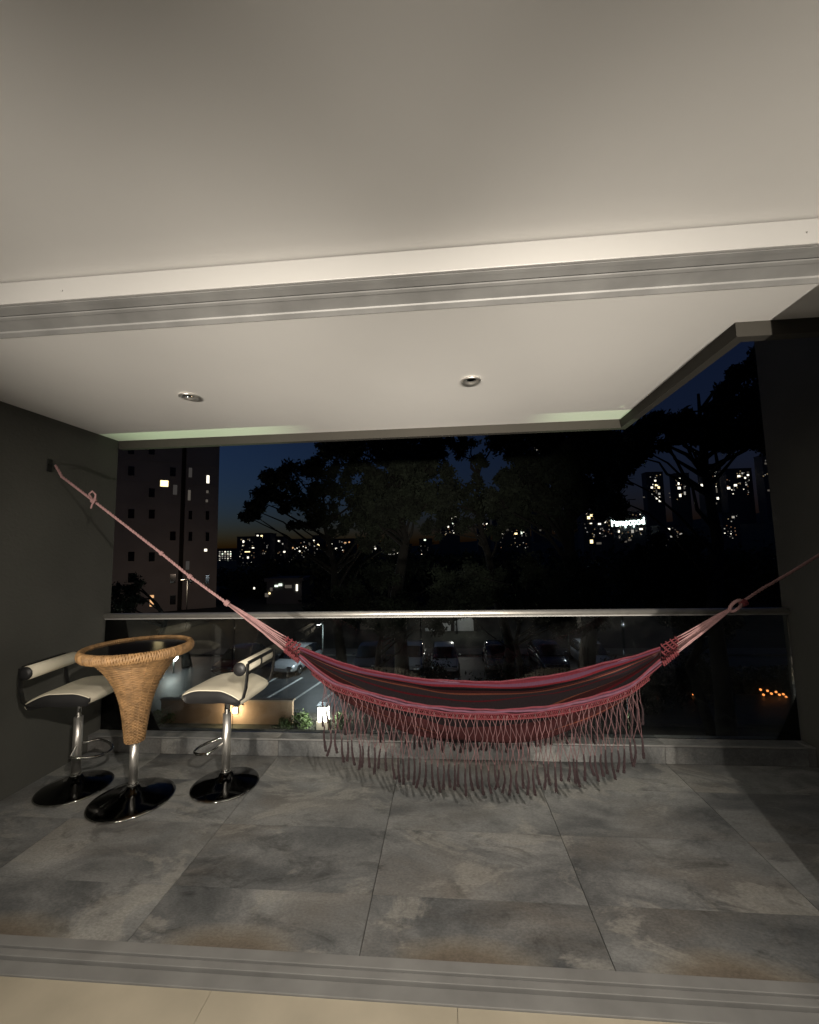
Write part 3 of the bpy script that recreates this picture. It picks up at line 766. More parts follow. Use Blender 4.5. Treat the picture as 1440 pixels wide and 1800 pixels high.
# ------------------------------------------------------------------ far buildings: wall, roof slab and every window one can see
def building(x0, x1, ytop, Y, label, wins, depth=12, zbase=None, m='far', name='apartment_building', group=None, cat='building'):
    a, b = at(x0, ytop, Y), at(x1, ytop, Y); zt = (a.z + b.z) / 2; zb = GZ - 2 if zbase is None else zbase
    c = Vector(((a.x + b.x) / 2, Y, zb)); hw = abs(b.x - a.x) / 2
    t = thing(name, label, cat, c, 0, group)
    MB().box(-hw, hw, 0, depth, 0, zt - zb).build('wall', m, t)
    MB().box(-hw - .3, hw + .3, -.3, depth + .3, zt - zb, zt - zb + .5).build('roof', m, t)
    px = Y / F_PX; rd = random.Random(int(x0 * 7 + ytop)); wins = list(wins)
    if Y > 150:
        for _ in range(int((x1 - x0) / 1.6)): wins.append((rd.uniform(x0 + 3, x1 - 3), rd.uniform(ytop + 4, ytop + 46), rd.uniform(1.4, 2.4), rd.uniform(1.3, 2.2), rd.choice([D, D, H, H, Yl2, Yl2, O2, W])))
    for (x, y, w_, h_, k) in wins:
        p = at(x, y, Y - .05) - c
        piece(WM[k], 'window', t, (p.x, -.05, p.z), (w_ * px * .66, 1, h_ * px * .66))
    return t
Yl2, O2 = 'win_ydim', 'win_odim'
W, Yl, D, O_, G, H = 'win_w', 'win_y', 'win_d', 'win_o', 'win_g', 'win_h'
def grid(x0, x1, y0, y1, nx, ny, p, kinds, w_=2.2, h_=2.2, seed=0):
    rd = random.Random(seed); out = []
    for i in range(nx):
        for j in range(ny):
            if rd.random() < p:
                out.append((x0 + (x1 - x0) * (i + .5) / nx, y0 + (y1 - y0) * (j + .5) / ny, w_ * rd.uniform(.7, 1.3), h_ * rd.uniform(.7, 1.2), rd.choice(kinds)))
    return out
building(380, 412, 965, 420, 'brightly lit low block beside the brown tower', grid(385, 409, 968, 991, 5, 6, .85, [W, G, H, H], 3, 2.4, 1))
building(418, 452, 944, 300, 'dark stepped block with a lit penthouse, left of the tall tree', [(429, 952, 4.5, 6, W), (446, 963, 6, 2.6, W), (436, 970, 15, 2, Yl), (437, 980, 4.5, 5, W), (428, 981, 3, 3, D), (440, 948, 2.5, 3, D)])
building(450, 476, 938, 310, 'dark block with a warm lit top corner', [(454, 942, 5, 5, W), (461, 943, 5, 7, Yl), (451, 974, 3.5, 2.5, O_), (463, 973, 2.6, 4, D)])
building(474, 500, 944, 320, 'dark block with three small white windows high up', [(479, 951, 4.5, 4.5, W), (491, 951, 4, 3.5, W), (498, 956, 3, 3.5, H), (501, 970, 5.5, 4, W), (481, 971, 6, 2, D)], 12)
building(506, 546, 948, 330, 'wide dark block with a lit row along its lower storey', [(516, 963, 3, 4, O_), (524, 963, 4, 3.5, W), (528, 969, 4, 4, W), (536, 969, 4, 3, H), (516, 972, 2.5, 3, D), (545, 958, 4, 15, D), (527, 962, 2, 2, W)])
building(550, 566, 942, 290, 'narrow block with a lit stair shaft and a warm window', [(553, 950, 3, 3, W), (554, 958, 3, 9, H), (561, 958, 6, 5, Yl), (554, 974, 3, 14, D), (558, 935, 4, 3, D)])
building(580, 622, 948, 280, 'low dark block with one white lamp and reddish windows', [(592, 965, 4.5, 6, W), (608, 954, 5, 2.8, O_), (615, 953, 4, 3, O_), (598, 952, 2.5, 6, D)])
building(648, 668, 955, 240, 'small dark house with two greenish white lamps', [(661, 964, 4, 4, W), (654, 971, 5, 3.5, G), (712, 953, 2, 5, D)], 8, cat='house', name='far_house')
building(674, 722, 958, 200, 'grey lit sports hall with a slanting roof line', [(682, 968, 7, 10, D), (694, 966, 8, 5, D), (706, 969, 9, 4, D), (690, 974, 28, 3, H), (710, 976, 18, 3, H), (716, 957, 3, 6, D), (718, 963, 4, 3.5, H)], 10)
building(738, 760, 948, 260, 'small house with one greenish lit gable', [(748, 949, 5, 4, G), (745, 958, 16, 8, 'paneglass')], 8, cat='house', name='far_house')
building(772, 808, 900, 330, 'pale lit block with a bright corner among the trees', [(801, 907, 7, 6, W), (797, 911, 6, 3, W), (801, 926, 5, 7, W), (789, 926, 4, 4, W), (787, 912, 4, 9, D), (785, 936, 3, 6, D), (775, 935, 4, 14, D), (797, 920, 2, 3, G)])
building(840, 862, 914, 380, 'dark block with a short row of dim windows', [(849, 921, 6, 3.5, H), (857, 921, 4, 3, W), (842, 921, 3, 2, D)])
building(866, 896, 866, 420, 'tall slim dark tower with a bright top window', [(884, 872, 8, 4, W), (888, 886, 4, 3, H), (892, 875, 2, 2, D)], 12)
building(876, 932, 918, 300, 'low shopfronts with yellow green light among trees', [(879, 927, 8, 8, D), (893, 931, 7, 6, D), (908, 938, 7, 4, Yl), (918, 936, 3.5, 8, G), (906, 921, 6, 6, D), (904, 904, 2.5, 2.5, W), (926, 940, 3, 8, D)])
building(930, 962, 760, 520, 'very tall dark tower with two tiny windows near its top', [(943, 766, 3, 3.5, G), (941, 777, 3, 3, H), (954, 810, 6, 4, W), (923, 841, 4, 3, D), (943, 921, 5, 4.5, Yl), (951, 932, 5, 4, D), (929, 862, 2.6, 2.6, W)])
building(1024, 1084, 898, 240, 'restaurant terrace glowing amber under its roof', [(1036, 910, 7, 7, Yl), (1041, 906, 7, 5, Yl), (1049, 907, 8, 4, Yl), (1057, 906, 6, 4, Yl), (1065, 904, 7, 5, Yl), (1040, 920, 5, 2.4, W), (1055, 921, 7, 4, W), (1064, 918, 5, 3, W), (1041, 952, 7, 9, Yl), (1054, 955, 12, 5, D), (1013, 925, 4, 5, D)], 10, name='restaurant', cat='restaurant')
sb = building(1078, 1136, 900, 238, 'low commercial building under the glowing white sign', [(1094, 903, 5, 5, Yl), (1089, 907, 6, 4, D), (1089, 934, 4, 6, W), (1090, 944, 3, 9, D), (1113, 934, 6, 8, H), (1120, 933, 4, 4, D), (1128, 930, 8, 4, W), (1108, 949, 8, 5, D), (1101, 952, 6, 4, D)], 10, cat='shop')
building(1136, 1166, 830, 560, 'dark tower on the hill with a column of yellowish windows', [(1147, 857, 5, 4.5, W), (1153, 845, 4.5, 4, W), (1154, 853, 4, 4, Yl), (1159, 857, 5, 5, Yl), (1148, 868, 4, 4, H), (1160, 868, 5, 5, H), (1155, 864, 3, 9, D), (1156, 876, 5, 4, W), (1161, 880, 5, 6, W), (1133, 874, 5, 3, D)])
building(1186, 1212, 832, 560, 'dark tower on the hill with two tight columns of white windows', [(1195, 842, 6, 5, W), (1206, 840, 5, 3.5, W), (1201, 836, 3, 4, H), (1194, 850, 4, 6, W), (1205, 848, 5, 4, W), (1195, 858, 7, 6, W), (1204, 857, 3, 8, D), (1205, 867, 4, 8, H), (1197, 871, 5, 7, W), (1178, 867, 3, 2, D), (1179, 874, 3, 2, D)])
building(1236, 1268, 816, 520, 'widest dark tower on the hill with scattered lit windows', [(1242, 825, 3.5, 4, H), (1243, 830, 6, 3.5, W), (1250, 828, 3, 3, D), (1257, 828, 3, 9, W), (1261, 838, 9, 4.5, W), (1250, 845, 11, 4.5, W), (1251, 849, 4, 3, H), (1235, 853, 6, 6, W), (1227, 859, 4, 2, D), (1261, 862, 3, 12, D), (1247, 871, 6, 4, Yl), (1255, 879, 5, 4, H), (1263, 876, 5, 6, W), (1260, 885, 4, 4, D)])
building(1276, 1322, 824, 500, 'low blocks stepping up the hill near the right wall', [(1282, 858, 7, 6, W), (1294, 853, 7, 5, W), (1300, 837, 7, 4.5, W), (1306, 832, 4, 4, H), (1311, 840, 4, 4, W), (1316, 835, 5, 4, W), (1316, 830, 5, 2, D), (1313, 852, 4, 4, H)])
building(1340, 1364, 800, 480, 'dim block just beside the right wall', [(1351, 804, 4, 3.5, D), (1347, 815, 5, 3.5, D), (1354, 862, 10, 4, D)])
building(1160, 1206, 924, 210, 'dark house on the slope with small cold lamps', [(1176, 930, 8, 4, W), (1198, 939, 6, 5, H), (1181, 943, 4, 4.5, H), (1193, 946, 3, 8, D), (1219, 932, 4, 4, D), (1194, 961, 4, 3, D)], 8, cat='house', name='far_house')
building(1270, 1300, 902, 260, 'small dark house below the hill blocks with one lamp', [(1290, 909, 6, 5, H), (1267, 925, 4, 4, D)], 8, cat='house', name='far_house')
pv = building(470, 532, 1022, 62, 'low pavilion with greenish lights and a bright post by the street', [(478, 1036, 6, 9, D), (487, 1030, 9, 5, G), (494, 1028, 9, 6, G), (523, 1033, 4.5, 17, W), (508, 1031, 18, 8, D), (470, 1046, 9, 10, 'win_d'), (475, 1043, 4, 4, Yl), (448, 1034, 3.5, 5, W)], 6, cat='pavilion', name='pavilion')

# illuminated sign on the commercial building (its letters are only a bright blur in the picture)
sg = thing('illuminated_sign', 'glowing teal white lettered sign on the low commercial building', 'sign', at(1105, 918, 237.2))
cu = bpy.data.curves.new('sign_text', 'FONT'); cu.body = 'Pawpopod'; cu.align_x = 'CENTER'; cu.align_y = 'CENTER'; cu.extrude = .12; cu.size = 5.4; cu.offset = .05
to = bpy.data.objects.new('tmp', cu); COL.objects.link(to)
me = bpy.data.meshes.new_from_object(to.evaluated_get(bpy.context.evaluated_depsgraph_get())); bpy.data.objects.remove(to)
me.materials.clear(); me.materials.append(M['sign'])
xsz = max(v.co.x for v in me.vertices) - min(v.co.x for v in me.vertices)
lt = bpy.data.objects.new('letters', me); COL.objects.link(lt); lt.parent = sg; lt.rotation_euler = (R(90), R(-3.2), 0); lt.scale = ((54 * 237 / F_PX) / xsz, 1.0, 1)
MB().box(-9, 9, .25, .5, -2.1, 2.1).build('backing', 'concrete_d', sg).rotation_euler = (0, R(-3.2), 0)

# ------------------------------------------------------------------ trees
def leaves(mb_pts, sizes, rg):
    n = len(mb_pts); d = rg.normal(size=(n, 3)); d /= np.linalg.norm(d, axis=1)[:, None]
    e = np.cross(d, rg.normal(size=(n, 3))); e /= np.linalg.norm(e, axis=1)[:, None]
    s = sizes[:, None]; a = mb_pts + d * s; b = mb_pts + e * s * .42; c = mb_pts - d * s; q = mb_pts - e * s * .42
    V = np.stack([a, b, c, q], 1).reshape(-1, 3); Fc = np.arange(4 * n).reshape(n, 4)
    return V, Fc
def np_mesh(name, V, Fc, m, parent=None, loc=None):
    me = bpy.data.meshes.new(name); n = len(Fc)
    me.vertices.add(len(V)); me.vertices.foreach_set('co', np.ascontiguousarray(V, dtype=np.float32).ravel())
    me.loops.add(4 * n); me.loops.foreach_set('vertex_index', Fc.ravel().astype(np.int32))
    me.polygons.add(n); me.polygons.foreach_set('loop_start', (np.arange(n) * 4).astype(np.int32)); me.polygons.foreach_set('loop_total', np.full(n, 4, np.int32))
    me.update(); me.validate(); me.materials.append(M[m])
    o = bpy.data.objects.new(name, me); COL.objects.link(o); o.parent = parent
    if loc: o.location = loc
    return o
def tree(label, base, clumps, per=1300, leaf=.17, seed=0, group='trees in front of the balcony', m='leaf', trunk_r=.28):
    """clumps: world (x, y, z, radius) of foliage masses; limbs run to each"""
    rg = np.random.default_rng(seed); B = Vector(base)
    t = thing('leafy_tree', label, 'tree', B, 0, group); P = []; S = []; mb = MB()
    cz = sum(c[2] for c in clumps) / len(clumps); cx = sum(c[0] for c in clumps) / len(clumps); cy = sum(c[1] for c in clumps) / len(clumps)
    zt = max(c[2] for c in clumps); top = Vector((B.x * .3 + cx * .7, B.y * .3 + cy * .7, cz + .55 * (zt - cz)))
    wob = lambda k: Vector((rg.normal() * k, rg.normal() * k, 0))
    tp = [B] + [B.lerp(top, u) + wob(.22) for u in (.2, .4, .6, .8)] + [top]
    mb.tube([p - B for p in tp], [trunk_r * k_ for k_ in (1.25, 1, .85, .65, .4, .15)], 9)
    for (x, y, z, r) in clumps:
        c = Vector((x, y, z)); hd = math.hypot(c.x - top.x, c.y - top.y)
        u = min(.95, max(.42, (z - .75 * hd - B.z) / max(.1, top.z - B.z) + rg.uniform(-.08, .08)))
        k5 = u * 5; i5 = int(k5); st_ = tp[i5].lerp(tp[min(i5 + 1, 5)], k5 - i5)
        mid = st_.lerp(c, .55) + Vector((rg.normal() * .35, rg.normal() * .35, rg.uniform(-.1, .3) * hd * .5))
        mb.tube([p - B for p in (st_, st_.lerp(mid, .5) + wob(.12), mid, mid.lerp(c, .6) + wob(.15), c)], [trunk_r * .30, trunk_r * .22, trunk_r * .15, .03, .015], 6)
        for _ in range(7):
            d = Vector(rg.normal(size=3)); d.normalize(); e = c + d * r * .8
            mb.tube([c.lerp(mid, .2) - B, (c.lerp(e, .5) + wob(.08)) - B, e - B], [.022, .014, .006], 4)
        # sub-tufts leave gaps between them
        nt_ = max(6, int(9 * r)); 
        for _ in range(nt_):
            d = rg.normal(size=3); d /= np.linalg.norm(d); q = np.array(c) + d * r * rg.uniform(.45, 1.0) * np.array([1, 1, .75])
            k = int(per / 9 * rg.uniform(.7, 1.3)); rr = r * rg.uniform(.22, .40)
            P.append(q + rg.normal(size=(k, 3)) * rr * .55); S.append(rg.uniform(.6, 1.3, k) * leaf)
    mb.build('trunk', 'bark', t, True)
    V, Fc = leaves(np.concatenate(P) - np.array(B), np.concatenate(S), rg)
    np_mesh('crown', V, Fc, m, t)
    return t
def pc(x, y, Y, rpx): p = at(x, y, Y); return (p.x, p.y, p.z, rpx * Y / F_PX)
def spread(cx, cy, rx, ry, Y, n, r, seed, keep=None, dy=2.0):
    rd = random.Random(seed); out = []
    while len(out) < n:
        u, v = rd.uniform(-1, 1), rd.uniform(-1, 1)
        if u * u + v * v > 1: continue
        if keep and not keep(cx + u * rx, cy + v * ry): continue
        out.append(pc(cx + u * rx, cy + v * ry, Y + rd.uniform(-dy, dy), r * rd.uniform(.75, 1.25)))
    return out
tree('spreading dark tree with a ragged left crown against the evening sky', (-5.6, 22.5, GZ),
     [pc(430, 905, 22, 14), pc(441, 893, 22, 19), pc(456, 880, 22, 21), pc(448, 905, 22, 12), pc(478, 842, 22, 18), pc(640, 955, 22, 22), pc(690, 950, 22, 24), pc(700, 915, 22, 24), pc(470, 868, 22, 22), pc(490, 845, 22, 27), pc(520, 835, 22, 32), pc(556, 826, 22, 30), pc(505, 880, 23, 26), pc(545, 872, 22, 34),
      pc(590, 850, 22, 36), pc(628, 872, 22, 36), pc(580, 900, 22, 30), pc(548, 915, 23, 17), pc(520, 922, 22.5, 12), pc(620, 915, 22, 28), pc(660, 905, 22, 30), pc(598, 935, 22, 16), pc(655, 935, 22, 20)], 1500, .13, 1)
tree('tallest dark tree rising behind the slab edge at mid picture', (-2.2, 20.5, GZ),
     spread(690, 790, 95, 60, 20, 17, 36, 11) + spread(720, 870, 85, 60, 20.5, 16, 34, 12) + [pc(615, 785, 20, 26), pc(640, 770, 20, 26)], 1500, .13, 2, trunk_r=.34)
tree('open crowned tree with blue sky showing through its middle', (3.0, 23, GZ),
     [pc(760, 930, 22, 22), pc(868, 935, 22, 18), pc(905, 925, 22, 18), pc(800, 790, 22, 24), pc(780, 830, 22, 30), pc(825, 775, 22, 20), pc(842, 812, 22, 18), pc(800, 860, 22, 30), pc(838, 850, 22, 20), pc(850, 880, 22, 28), pc(880, 770, 22, 17), pc(790, 900, 22, 32), pc(880, 895, 22, 26), pc(838, 900, 22, 28), pc(820, 925, 22, 24)], 1100, .12, 3)
tree('broad black tree filling the view left of the slab corner', (6.2, 19, GZ),
     spread(985, 800, 95, 75, 18, 24, 34, 21) + spread(960, 880, 90, 45, 18.5, 14, 30, 22) + spread(1060, 800, 60, 60, 18, 10, 30, 23), 1600, .12, 4, trunk_r=.36)
tree('sparse tree right of the slab corner before the blue sky', (9.6, 16, GZ),
     [pc(1130, 790, 14, 30), pc(1100, 775, 14, 34), pc(1225, 755, 14, 30), pc(1270, 765, 14, 34), pc(1320, 765, 14, 34), pc(1345, 690, 14, 40), pc(1345, 620, 14, 34), pc(1180, 770, 14, 26), pc(1090, 880, 14, 32), pc(1300, 745, 14, 38), pc(1120, 760, 14, 26), pc(1160, 745, 14, 26), pc(1205, 735, 14, 26), pc(1250, 722, 14, 28), pc(1290, 690, 14, 30), pc(1310, 650, 14, 26), pc(1322, 730, 14, 32), pc(1280, 760, 14, 28), pc(1230, 765, 14, 20), pc(1110, 800, 14, 28), pc(1095, 840, 14, 24), pc(1350, 770, 14, 30), pc(1400, 700, 14, 40)], 2600, .10, 5)
tree('small dark tree standing against the foot of the brown tower', (-17.5, 27.5, GZ),
     [pc(215, 1040, 27, 24), pc(232, 1028, 27, 18), pc(205, 1065, 27, 28), pc(240, 1052, 27, 14), pc(180, 1045, 27, 26)], 1200, .12, 6)
tree('low dense tree hiding the street behind the left half of the hammock', (-3.2, 17.6, GZ),
     spread(690, 1050, 120, 52, 17.3, 16, 30, 51, dy=1.0), 1300, .10, 7, trunk_r=.16)
tree('low dense tree hiding the street behind the right half of the hammock', (3.2, 17.9, GZ),
     spread(930, 1045, 130, 55, 17.6, 17, 32, 52, dy=1.0), 1300, .10, 8, trunk_r=.16)
tree('low dark tree beyond the right end of the hammock', (10.2, 17.8, GZ),
     spread(1210, 1030, 150, 75, 17.2, 20, 34, 53, dy=1.0), 1300, .10, 9, trunk_r=.18)
# woods between street and city, one dark mass
rg = np.random.default_rng(33); P = []; S = []
for _ in range(520):
    x = rg.uniform(385, 1440); Y = rg.uniform(44, 95)
    if x < 545 and Y < 66: Y += 25
    top = 1000 - 22 * math.sin((x - 380) / 170) * .6 - (x - 380) * .030
    if x < 470: top = max(top, 1012)
    y = rg.uniform(top, 1090)
    c = at(x, y, Y); r = rg.uniform(1.0, 2.2) * Y / 60
    k = 90; P.append(np.array(c) + rg.normal(size=(k, 3)) * r * .55); S.append(rg.uniform(.3, .6, k) * Y / 60)
V, Fc = leaves(np.concatenate(P), np.concatenate(S), rg)
wd = np_mesh('woodland', V, Fc, 'leaf'); tag(wd, 'dark mass of treetops between the street and the city lights', 'woods'); wd['kind'] = 'stuff'

# ------------------------------------------------------------------ street lamps that light the scene below
def street_lamp(x, y, h, color, power, label, glowm):
    t = thing('street_lamp', label, 'street lamp', (x, y, GZ + .13 * 0), 0, 'street lamps below the balcony')
    MB().tube([(0, 0, 0), (0, 0, h * .6), (0, 0, h)], [.07, .05, .035], 10).build('post', 'pole', t, True)
    MB().tube([(0, 0, h - .05), (0, -.25, h + .10), (0, -.7, h + .12)], .028, 8).build('arm', 'pole', t, True)
    MB().box(-.10, .10, -1.05, -.62, h + .09, h + .17).build('lamp_head', 'pole', t, bevel=.02)
    MB().box(-.08, .08, -1.0, -.67, h + .075, h + .089).build('lens', glowm, t)
    lamp_light('street_light', (x, y - .83, GZ + h + .02), power, color, .12)
street_lamp(-7.9, 26.6, 3.0, (.80, .93, 1.0), 330, 'short street lamp by the painted bay lines', 'lampcool')
street_lamp(8.2, 29.6, 2.6, (.9, .95, 1.0), 14, 'short street lamp beside the parked cars right of the hammock', 'lampcool')
street_lamp(-27.0, 42.0, 5.0, (1.0, .76, .58), 600, 'sodium street lamp by the foot of the brown tower', 'lampwarm')

# garden wall with its lamp, gate lantern, lit shrubs
gw = thing('garden_wall', 'low rendered garden wall glowing warm under its lamp', 'garden wall', (-9.8, 18.55, GZ))
MB().box(-3.2, 2.9, 0, .22, 0, .98).build('wall', 'garden', gw); MB().box(-3.25, 2.95, -.04, .26, .98, 1.05).build('coping', 'concrete', gw)
wl = thing('wall_lamp', 'bright warm lamp fixed to the low garden wall', 'wall lamp', (-9.45, 18.54, GZ + .62))
MB().box(-.10, .10, -.05, 0, -.14, .14).build('back_plate', 'blackmetal', wl); MB().box(-.085, .085, -.16, -.052, -.12, .12).build('diffuser', 'lampwarm', wl, bevel=.01)
lamp_light('wall_lamp_light', (-9.45, 18.16, GZ + .62), 60, (1, .72, .42), .08)
gl = thing('gate_lantern', 'big glaring white gate lantern behind the left end of the fringe', 'lantern', (-5.40, 18.3, GZ))
MB().box(-.25, .25, -.25, .25, 0, .32).build('plinth', 'concrete', gl); MB().box(-.19, .19, -.19, .19, .322, .92).build('glass_body', 'lampglow', gl, bevel=.03)
MB().box(-.25, .25, -.25, .25, .922, .98).build('cap', 'blackmetal', gl)
for sx in (-1, 1):
    for sy in (-1, 1): MB().box(sx * .205 - .012, sx * .205 + .012, sy * .205 - .012, sy * .205 + .012, .321, .921).build('frame_bar', 'blackmetal', gl)
lamp_light('lantern_light', (-5.40, 17.85, GZ + .7), 60, (1, .97, .82), .15); lamp_light('lantern_light', (-5.40, 18.75, GZ + .7), 40, (1, .97, .82), .15)
def shrub(x, y, r, h, label, seed, m='leaf2', group='shrubs along the garden wall', k=60, lf=1.0):
    rg = np.random.default_rng(seed); t = thing('shrub', label, 'shrub', (x, y, GZ), 0, group); mb = MB(); P = []; S = []
    for _ in range(16):
        d = rg.normal(size=3); d[2] = abs(d[2]) + .4; d /= np.linalg.norm(d); e = d * np.array([r, r, h]) * rg.uniform(.6, 1)
        mb.tube([(0, 0, 0), tuple(e * .5 + rg.normal(size=3) * .03), tuple(e)], [.02, .012, .006], 5)
        P.append(e + rg.normal(size=(k, 3)) * r * .22); S.append(rg.uniform(.03, .075, k) * lf)
    mb.build('stems', 'bark', t, True); V, Fc = leaves(np.concatenate(P), np.concatenate(S), rg); np_mesh('foliage', V, Fc, m, t)
shrub(-6.35, 18.2, .42, .7, 'bright green lit shrub just left of the glaring lantern', 1)
shrub(-4.55, 18.3, .40, .6, 'shrub just right of the glaring lantern', 2)
shrub(-7.0, 17.95, .35, .45, 'low shrub at the right end of the garden wall', 3)
shrub(-12.6, 18.0, .5, .8, 'dark shrub at the left end of the garden wall', 4)
gb = thing('garden_light', 'glaring white globe light left of the right bar stool, far below', 'garden light', (-17.6, 26.2, GZ))
MB().tube([(0, 0, 0), (0, 0, .75)], .05, 10).build('post', 'pole', gb, True); MB().sphere((0, 0, .98), .24, 16, 10).build('globe', 'lampcool', gb, True)
lamp_light('garden_light_lamp', (-17.6, 25.7, GZ + 1.0), 60, (.9, 1, .95), .2)

# ------------------------------------------------------------------ parked cars
def make_car():
    t = thing('parked_car', '', 'car', (0, 0, GZ + .007), 0, 'cars parked along the street'); h = .88
    st = [(-2.08, .38, .66, .70), (-2.0, .26, .82, .80), (-1.5, .22, .92, h), (-.7, .20, .95, h), (.4, .20, .93, h), (1.1, .20, .86, h), (1.75, .22, .76, .84), (2.02, .28, .64, .76), (2.10, .36, .54, .66)]
    mb = MB()
    for (x, zb, zt, hw) in st:
        ring = [(-hw * .92, zb), (-hw, zb + .12), (-hw, zt - .16), (-hw * .93, zt - .03), (-hw * .6, zt), (hw * .6, zt), (hw * .93, zt - .03), (hw, zt - .16), (hw, zb + .12), (hw * .92, zb)]
        mb.v += [(x, y, z) for y, z in ring]
    for i in range(len(st) - 1):
        for j in range(10): k = i * 10; j2 = (j + 1) % 10; mb.f.append((k + j, k + j2, k + 10 + j2, k + 10 + j))
    mb.f.append(tuple(range(10))); mb.f.append(tuple((len(st) - 1) * 10 + j for j in reversed(range(10))))
    body = mb.build('body', 'carpaint0', t, True); s_ = body.modifiers.new('s', 'SUBSURF'); s_.levels = 1; s_.render_levels = 2
    cab = [(-1.85, .90, .93, .74), (-1.45, .92, 1.34, .66), (-.9, .92, 1.45, .64), (0.0, .92, 1.46, .64), (.45, .92, 1.38, .65), (1.12, .86, .90, .74)]
    mb = MB()
    for (x, zb, zt, hw) in cab: mb.v += [(x, -.80, zb), (x, -hw, zt), (x, hw, zt), (x, .80, zb)]
    for i in range(len(cab) - 1):
        k = 4 * i
        for j in range(3): mb.f.append((k + j, k + j + 1, k + 5 + j, k + 4 + j))
    mb.f.append((0, 1, 2, 3)); mb.f.append((20, 23, 22, 21))
    mb.build('windows', 'carglass', t, True)
    mb = MB()
    rf_ = [(-1.47, 1.335, .64), (-.9, 1.462, .62), (0, 1.472, .62), (.44, 1.392, .63)]
    for (x, z, hw) in rf_: mb.v += [(x, -hw, z - .01), (x, -hw * .7, z + .02), (x, hw * .7, z + .02), (x, hw, z - .01)]
    for i in range(3):
        for j in range(3): mb.f.append((4 * i + j, 4 * i + j + 1, 4 * i + 5 + j, 4 * i + 4 + j))
    mb.build('roof', 'carpaint0', t, True)
    for sx in (-1.3, 1.32):
        for sy in (-1, 1):
            wv = bpy.data.objects.new('wheel', None); COL.objects.link(wv); wv.parent = t; wv.location = (sx, sy * .80, .31); wv.rotation_euler = (R(90), 0, 0)
            MB().lathe([(.20, -.10), (.29, -.10), (.31, -.06), (.31, .06), (.29, .10), (.20, .10)], 24).build('tyre', 'tyre', wv, True)
            MB().lathe([(.05, -.105), (.195, -.102), (.195, .102), (.05, .105)], 20).build('rim', 'chrome', wv, True)
    for sy in (-1, 1):
        MB().box(-.03, .05, -.16, .16, -.06, .06).build('headlight', 'chrome', t, loc=(2.02, sy * .56, .58), bevel=.02)
        MB().box(-.05, .03, -.14, .14, -.07, .07).build('tail_light', 'tail_off', t, loc=(-2.03, sy * .58, .74), bevel=.02)
        MB().box(-.05, .05, -.09, .09, -.05, .05).build('mirror', 'carpaint0', t, loc=(.72, sy * .93, .98), bevel=.02)
    return t
paints = [(.55, .56, .58), (.03, .03, .035), (.35, .36, .37), (.10, .015, .015), (.62, .62, .60), (.02, .03, .06)]
for i, c in enumerate(paints):
    M['carpaint%d' % i] = mat('car_paint_%s' % 'abcdef'[i], c, .25, .3, coat=.6)
M['tail_off'] = mat('tail_lens', (.20, .01, .01), .2)
car0 = make_car()
cars = [(-9.8, 27.4, 80, 0, 'silver car parked beyond the painted bay lines, left of the hammock'), (-5.1, 27.8, 92, 1, 'dark car parked behind the left part of the hammock'),
        (-2.3, 27.9, 88, 2, 'grey car parked behind the middle of the hammock rim, left one'), (-.2, 27.6, 91, 4, 'white car parked behind the middle of the hammock rim'),
        (9.1, 28.4, 90, 0, 'silver car parked behind the right part of the hammock, under the lamp'), (6.4, 28.2, 93, 5, 'dark blue car parked behind the right part of the hammock'),
        (-13.6, 27.2, 84, 3, 'dark red car parked behind the right bar stool, far below'), (3.2, 28.0, 88, 1, 'black car parked between the hammock middle and its right part')]
for i, (x, y, a, p, lb) in enumerate(cars):
    o = car0 if i == 0 else copy_tree(car0)
    o.location = (x, y, GZ + .008); o.rotation_euler.z = R(a - 180); o['label'] = lb
    for ch in o.children:
        if ch.name.split('.')[0] in ('body', 'roof', 'mirror'):
            ch.data = ch.data.copy(); ch.data.materials[0] = M['carpaint%d' % p]

# hedge on the right with a string of orange bulbs
hg = thing('clipped_hedge', 'long dark hedge below the right end of the railing', 'hedge', (14.2, 23.2, GZ)); rg = np.random.default_rng(8)
k = 9000; pts = np.stack([rg.uniform(-7, 6, k), rg.uniform(-.5, .5, k), rg.uniform(.05, 1.25, k)], 1); V, Fc = leaves(pts, rg.uniform(.05, .11, k), rg); np_mesh('foliage', V, Fc, 'leaf', hg)
MB().box(-7, 6, -.25, .25, 0, .7).build('twigs', 'bark', hg)
def bulbs(pts, label):
    c = sum(pts, Vector()) / len(pts); t = thing('string_lights', label, 'string lights', c, 0, 'strings of orange bulbs')
    MB().tube([p - c for p in pts], .012, 5).build('cable', 'blackmetal', t)
    me = bpy.data.meshes.new('bulb'); b = MB().sphere((0, 0, 0), .055, 8, 6); me.from_pydata(b.v, [], b.f); me.materials.append(M['bulb_o']); me.update()
    for p in pts: piece(me, 'bulb', t, p - c + Vector((0, 0, -.06)))
bulbs([at(x, y, 22.55) for x, y in ((1338, 1210), (1343, 1219), (1350, 1212), (1357, 1217), (1365, 1214), (1371, 1219), (1378, 1218), (1383, 1223))], 'string of glowing orange bulbs on the hedge near the right wall')
bulbs([at(x, y, 22.5) for x, y in ((1134, 1228), (1142, 1230), (1150, 1226), (1157, 1222), (1162, 1229))], 'faint cluster of orange bulbs just right of the fringe')
bulbs([at(x, y, 22.6) for x, y in ((1219, 1218), (1224, 1220), (1229, 1224))], 'short orange bulb string between the fringe and the right wall')

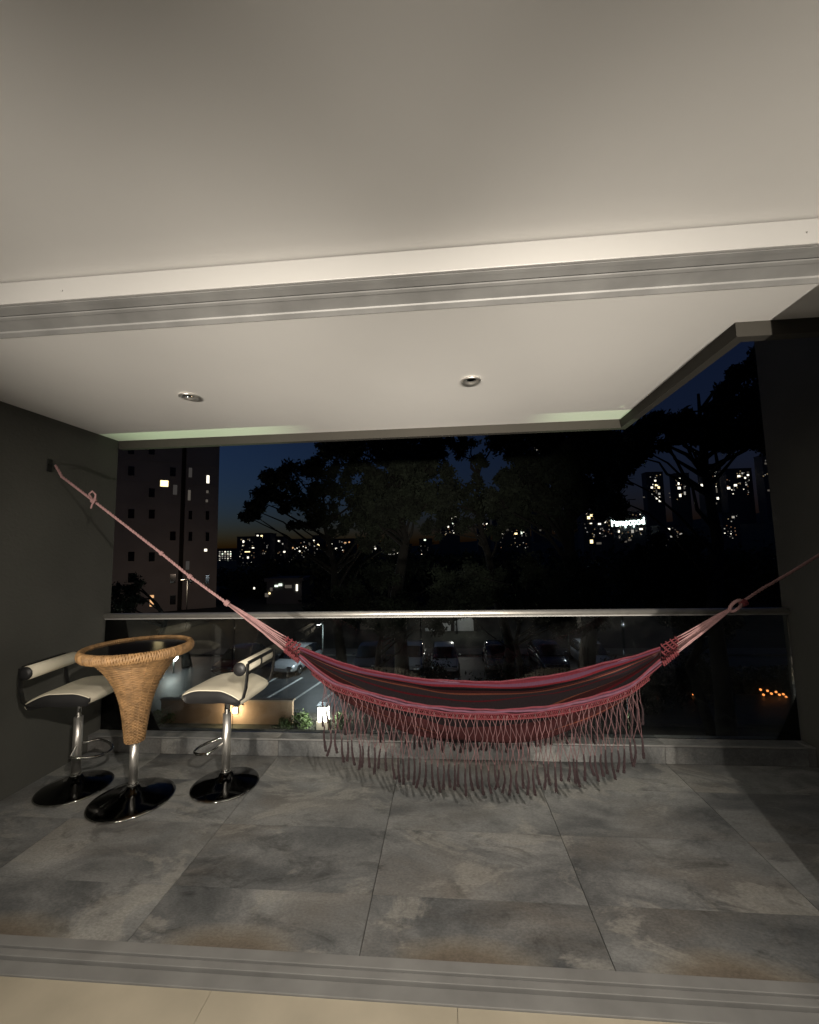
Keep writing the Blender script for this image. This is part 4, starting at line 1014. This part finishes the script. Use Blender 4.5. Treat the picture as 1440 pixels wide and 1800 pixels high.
# green garden uplights at the foot of the building, grazing the balcony ceiling
for x, tx, cone, p, lb in ((-1.95, -1.95, 13.5, 1100, 'green garden uplight below the left end of the balcony'), (1.25, 1.22, 8.5, 900, 'green garden uplight below the right end of the balcony')):
    t = thing('garden_uplight', lb, 'garden light', (x, 4.02, GZ), 0, 'garden uplights')
    MB().lathe([(.10, 0), (.11, .10), (.12, .16)], 24).build('housing', 'blackmetal', t); MB().lathe([(.10, .161), (.09, .168)], 24).build('lens', 'lampcool', t)
    spot('uplight_beam', (x, 4.02, GZ + .2), (tx, 3.12, ZC), p, cone, .95, (.72, 1.0, .55), .03)

# added pale panels for bright shapes in the glass, lit by an added lamp
gt = thing('pale_panels', 'added pale panels across the street, for bright shapes in the glass under the handrail', 'panels', at(792, 1125, 40))
g0 = at(792, 1125, 40)
for x0, x1, y0 in ((749, 771, 1104), (780, 793, 1086), (801, 833, 1086)):
    a_, b_ = at(x0, 1124, 40) - g0, at(x1, y0, 40) - g0
    MB().box(a_.x, b_.x, -.03, .03, a_.z, b_.z).build('pale_panel', 'paint', gt, bevel=.01)
for x0 in (740, 775.5, 797, 838):
    a_ = at(x0, 1128, 40) - g0; MB().box(a_.x - .12, a_.x + .12, -.12, .12, GZ - g0.z, 2.4).build('dark_post', 'bark', gt)
MB().box(-2.6, 2.6, .05, .12, -.2, -.05).build('bottom_rail', 'paint', gt)
street_lamp(.9, 38.6, 3.2, (1.0, .95, .86), 90, 'added street lamp lighting the pale panels', 'lampcool')  # lamp added only to light the pale panels
bw = thing('pale_wall_strip', 'added pale wall strip left of the pale panels, across the street', 'wall', at(680, 1108, 41))  # added pale strip for a dimmer bright shape in the glass
b0 = at(680, 1108, 41)
MB().box(-2.6, 2.0, 0, .2, GZ - b0.z, .95).build('wall', 'garden', bw); MB().box(-2.65, 2.05, -.04, .24, .95, 1.03).build('coping', 'concrete', bw)

# dark shrubs on the near side of the street, below the hammock
for k_, (x, y, r, h) in enumerate(((-2.6, 20.6, 1.1, 1.5), (-.7, 21.2, 1.3, 1.9), (1.2, 20.4, 1.2, 1.4), (3.4, 21.0, 1.4, 2.1), (5.6, 20.5, 1.2, 1.6), (7.4, 21.3, 1.3, 1.9), (9.4, 20.8, 1.2, 1.5), (11.6, 21.4, 1.4, 2.0))):
    shrub(x, y, r, h, 'dark shrub at the street edge below the hammock, %s from the left' % ('first', 'second', 'third', 'fourth', 'fifth', 'sixth', 'seventh', 'eighth')[k_], 40 + k_, 'leaf', 'dark shrubs at the street edge', 130, 1.7)
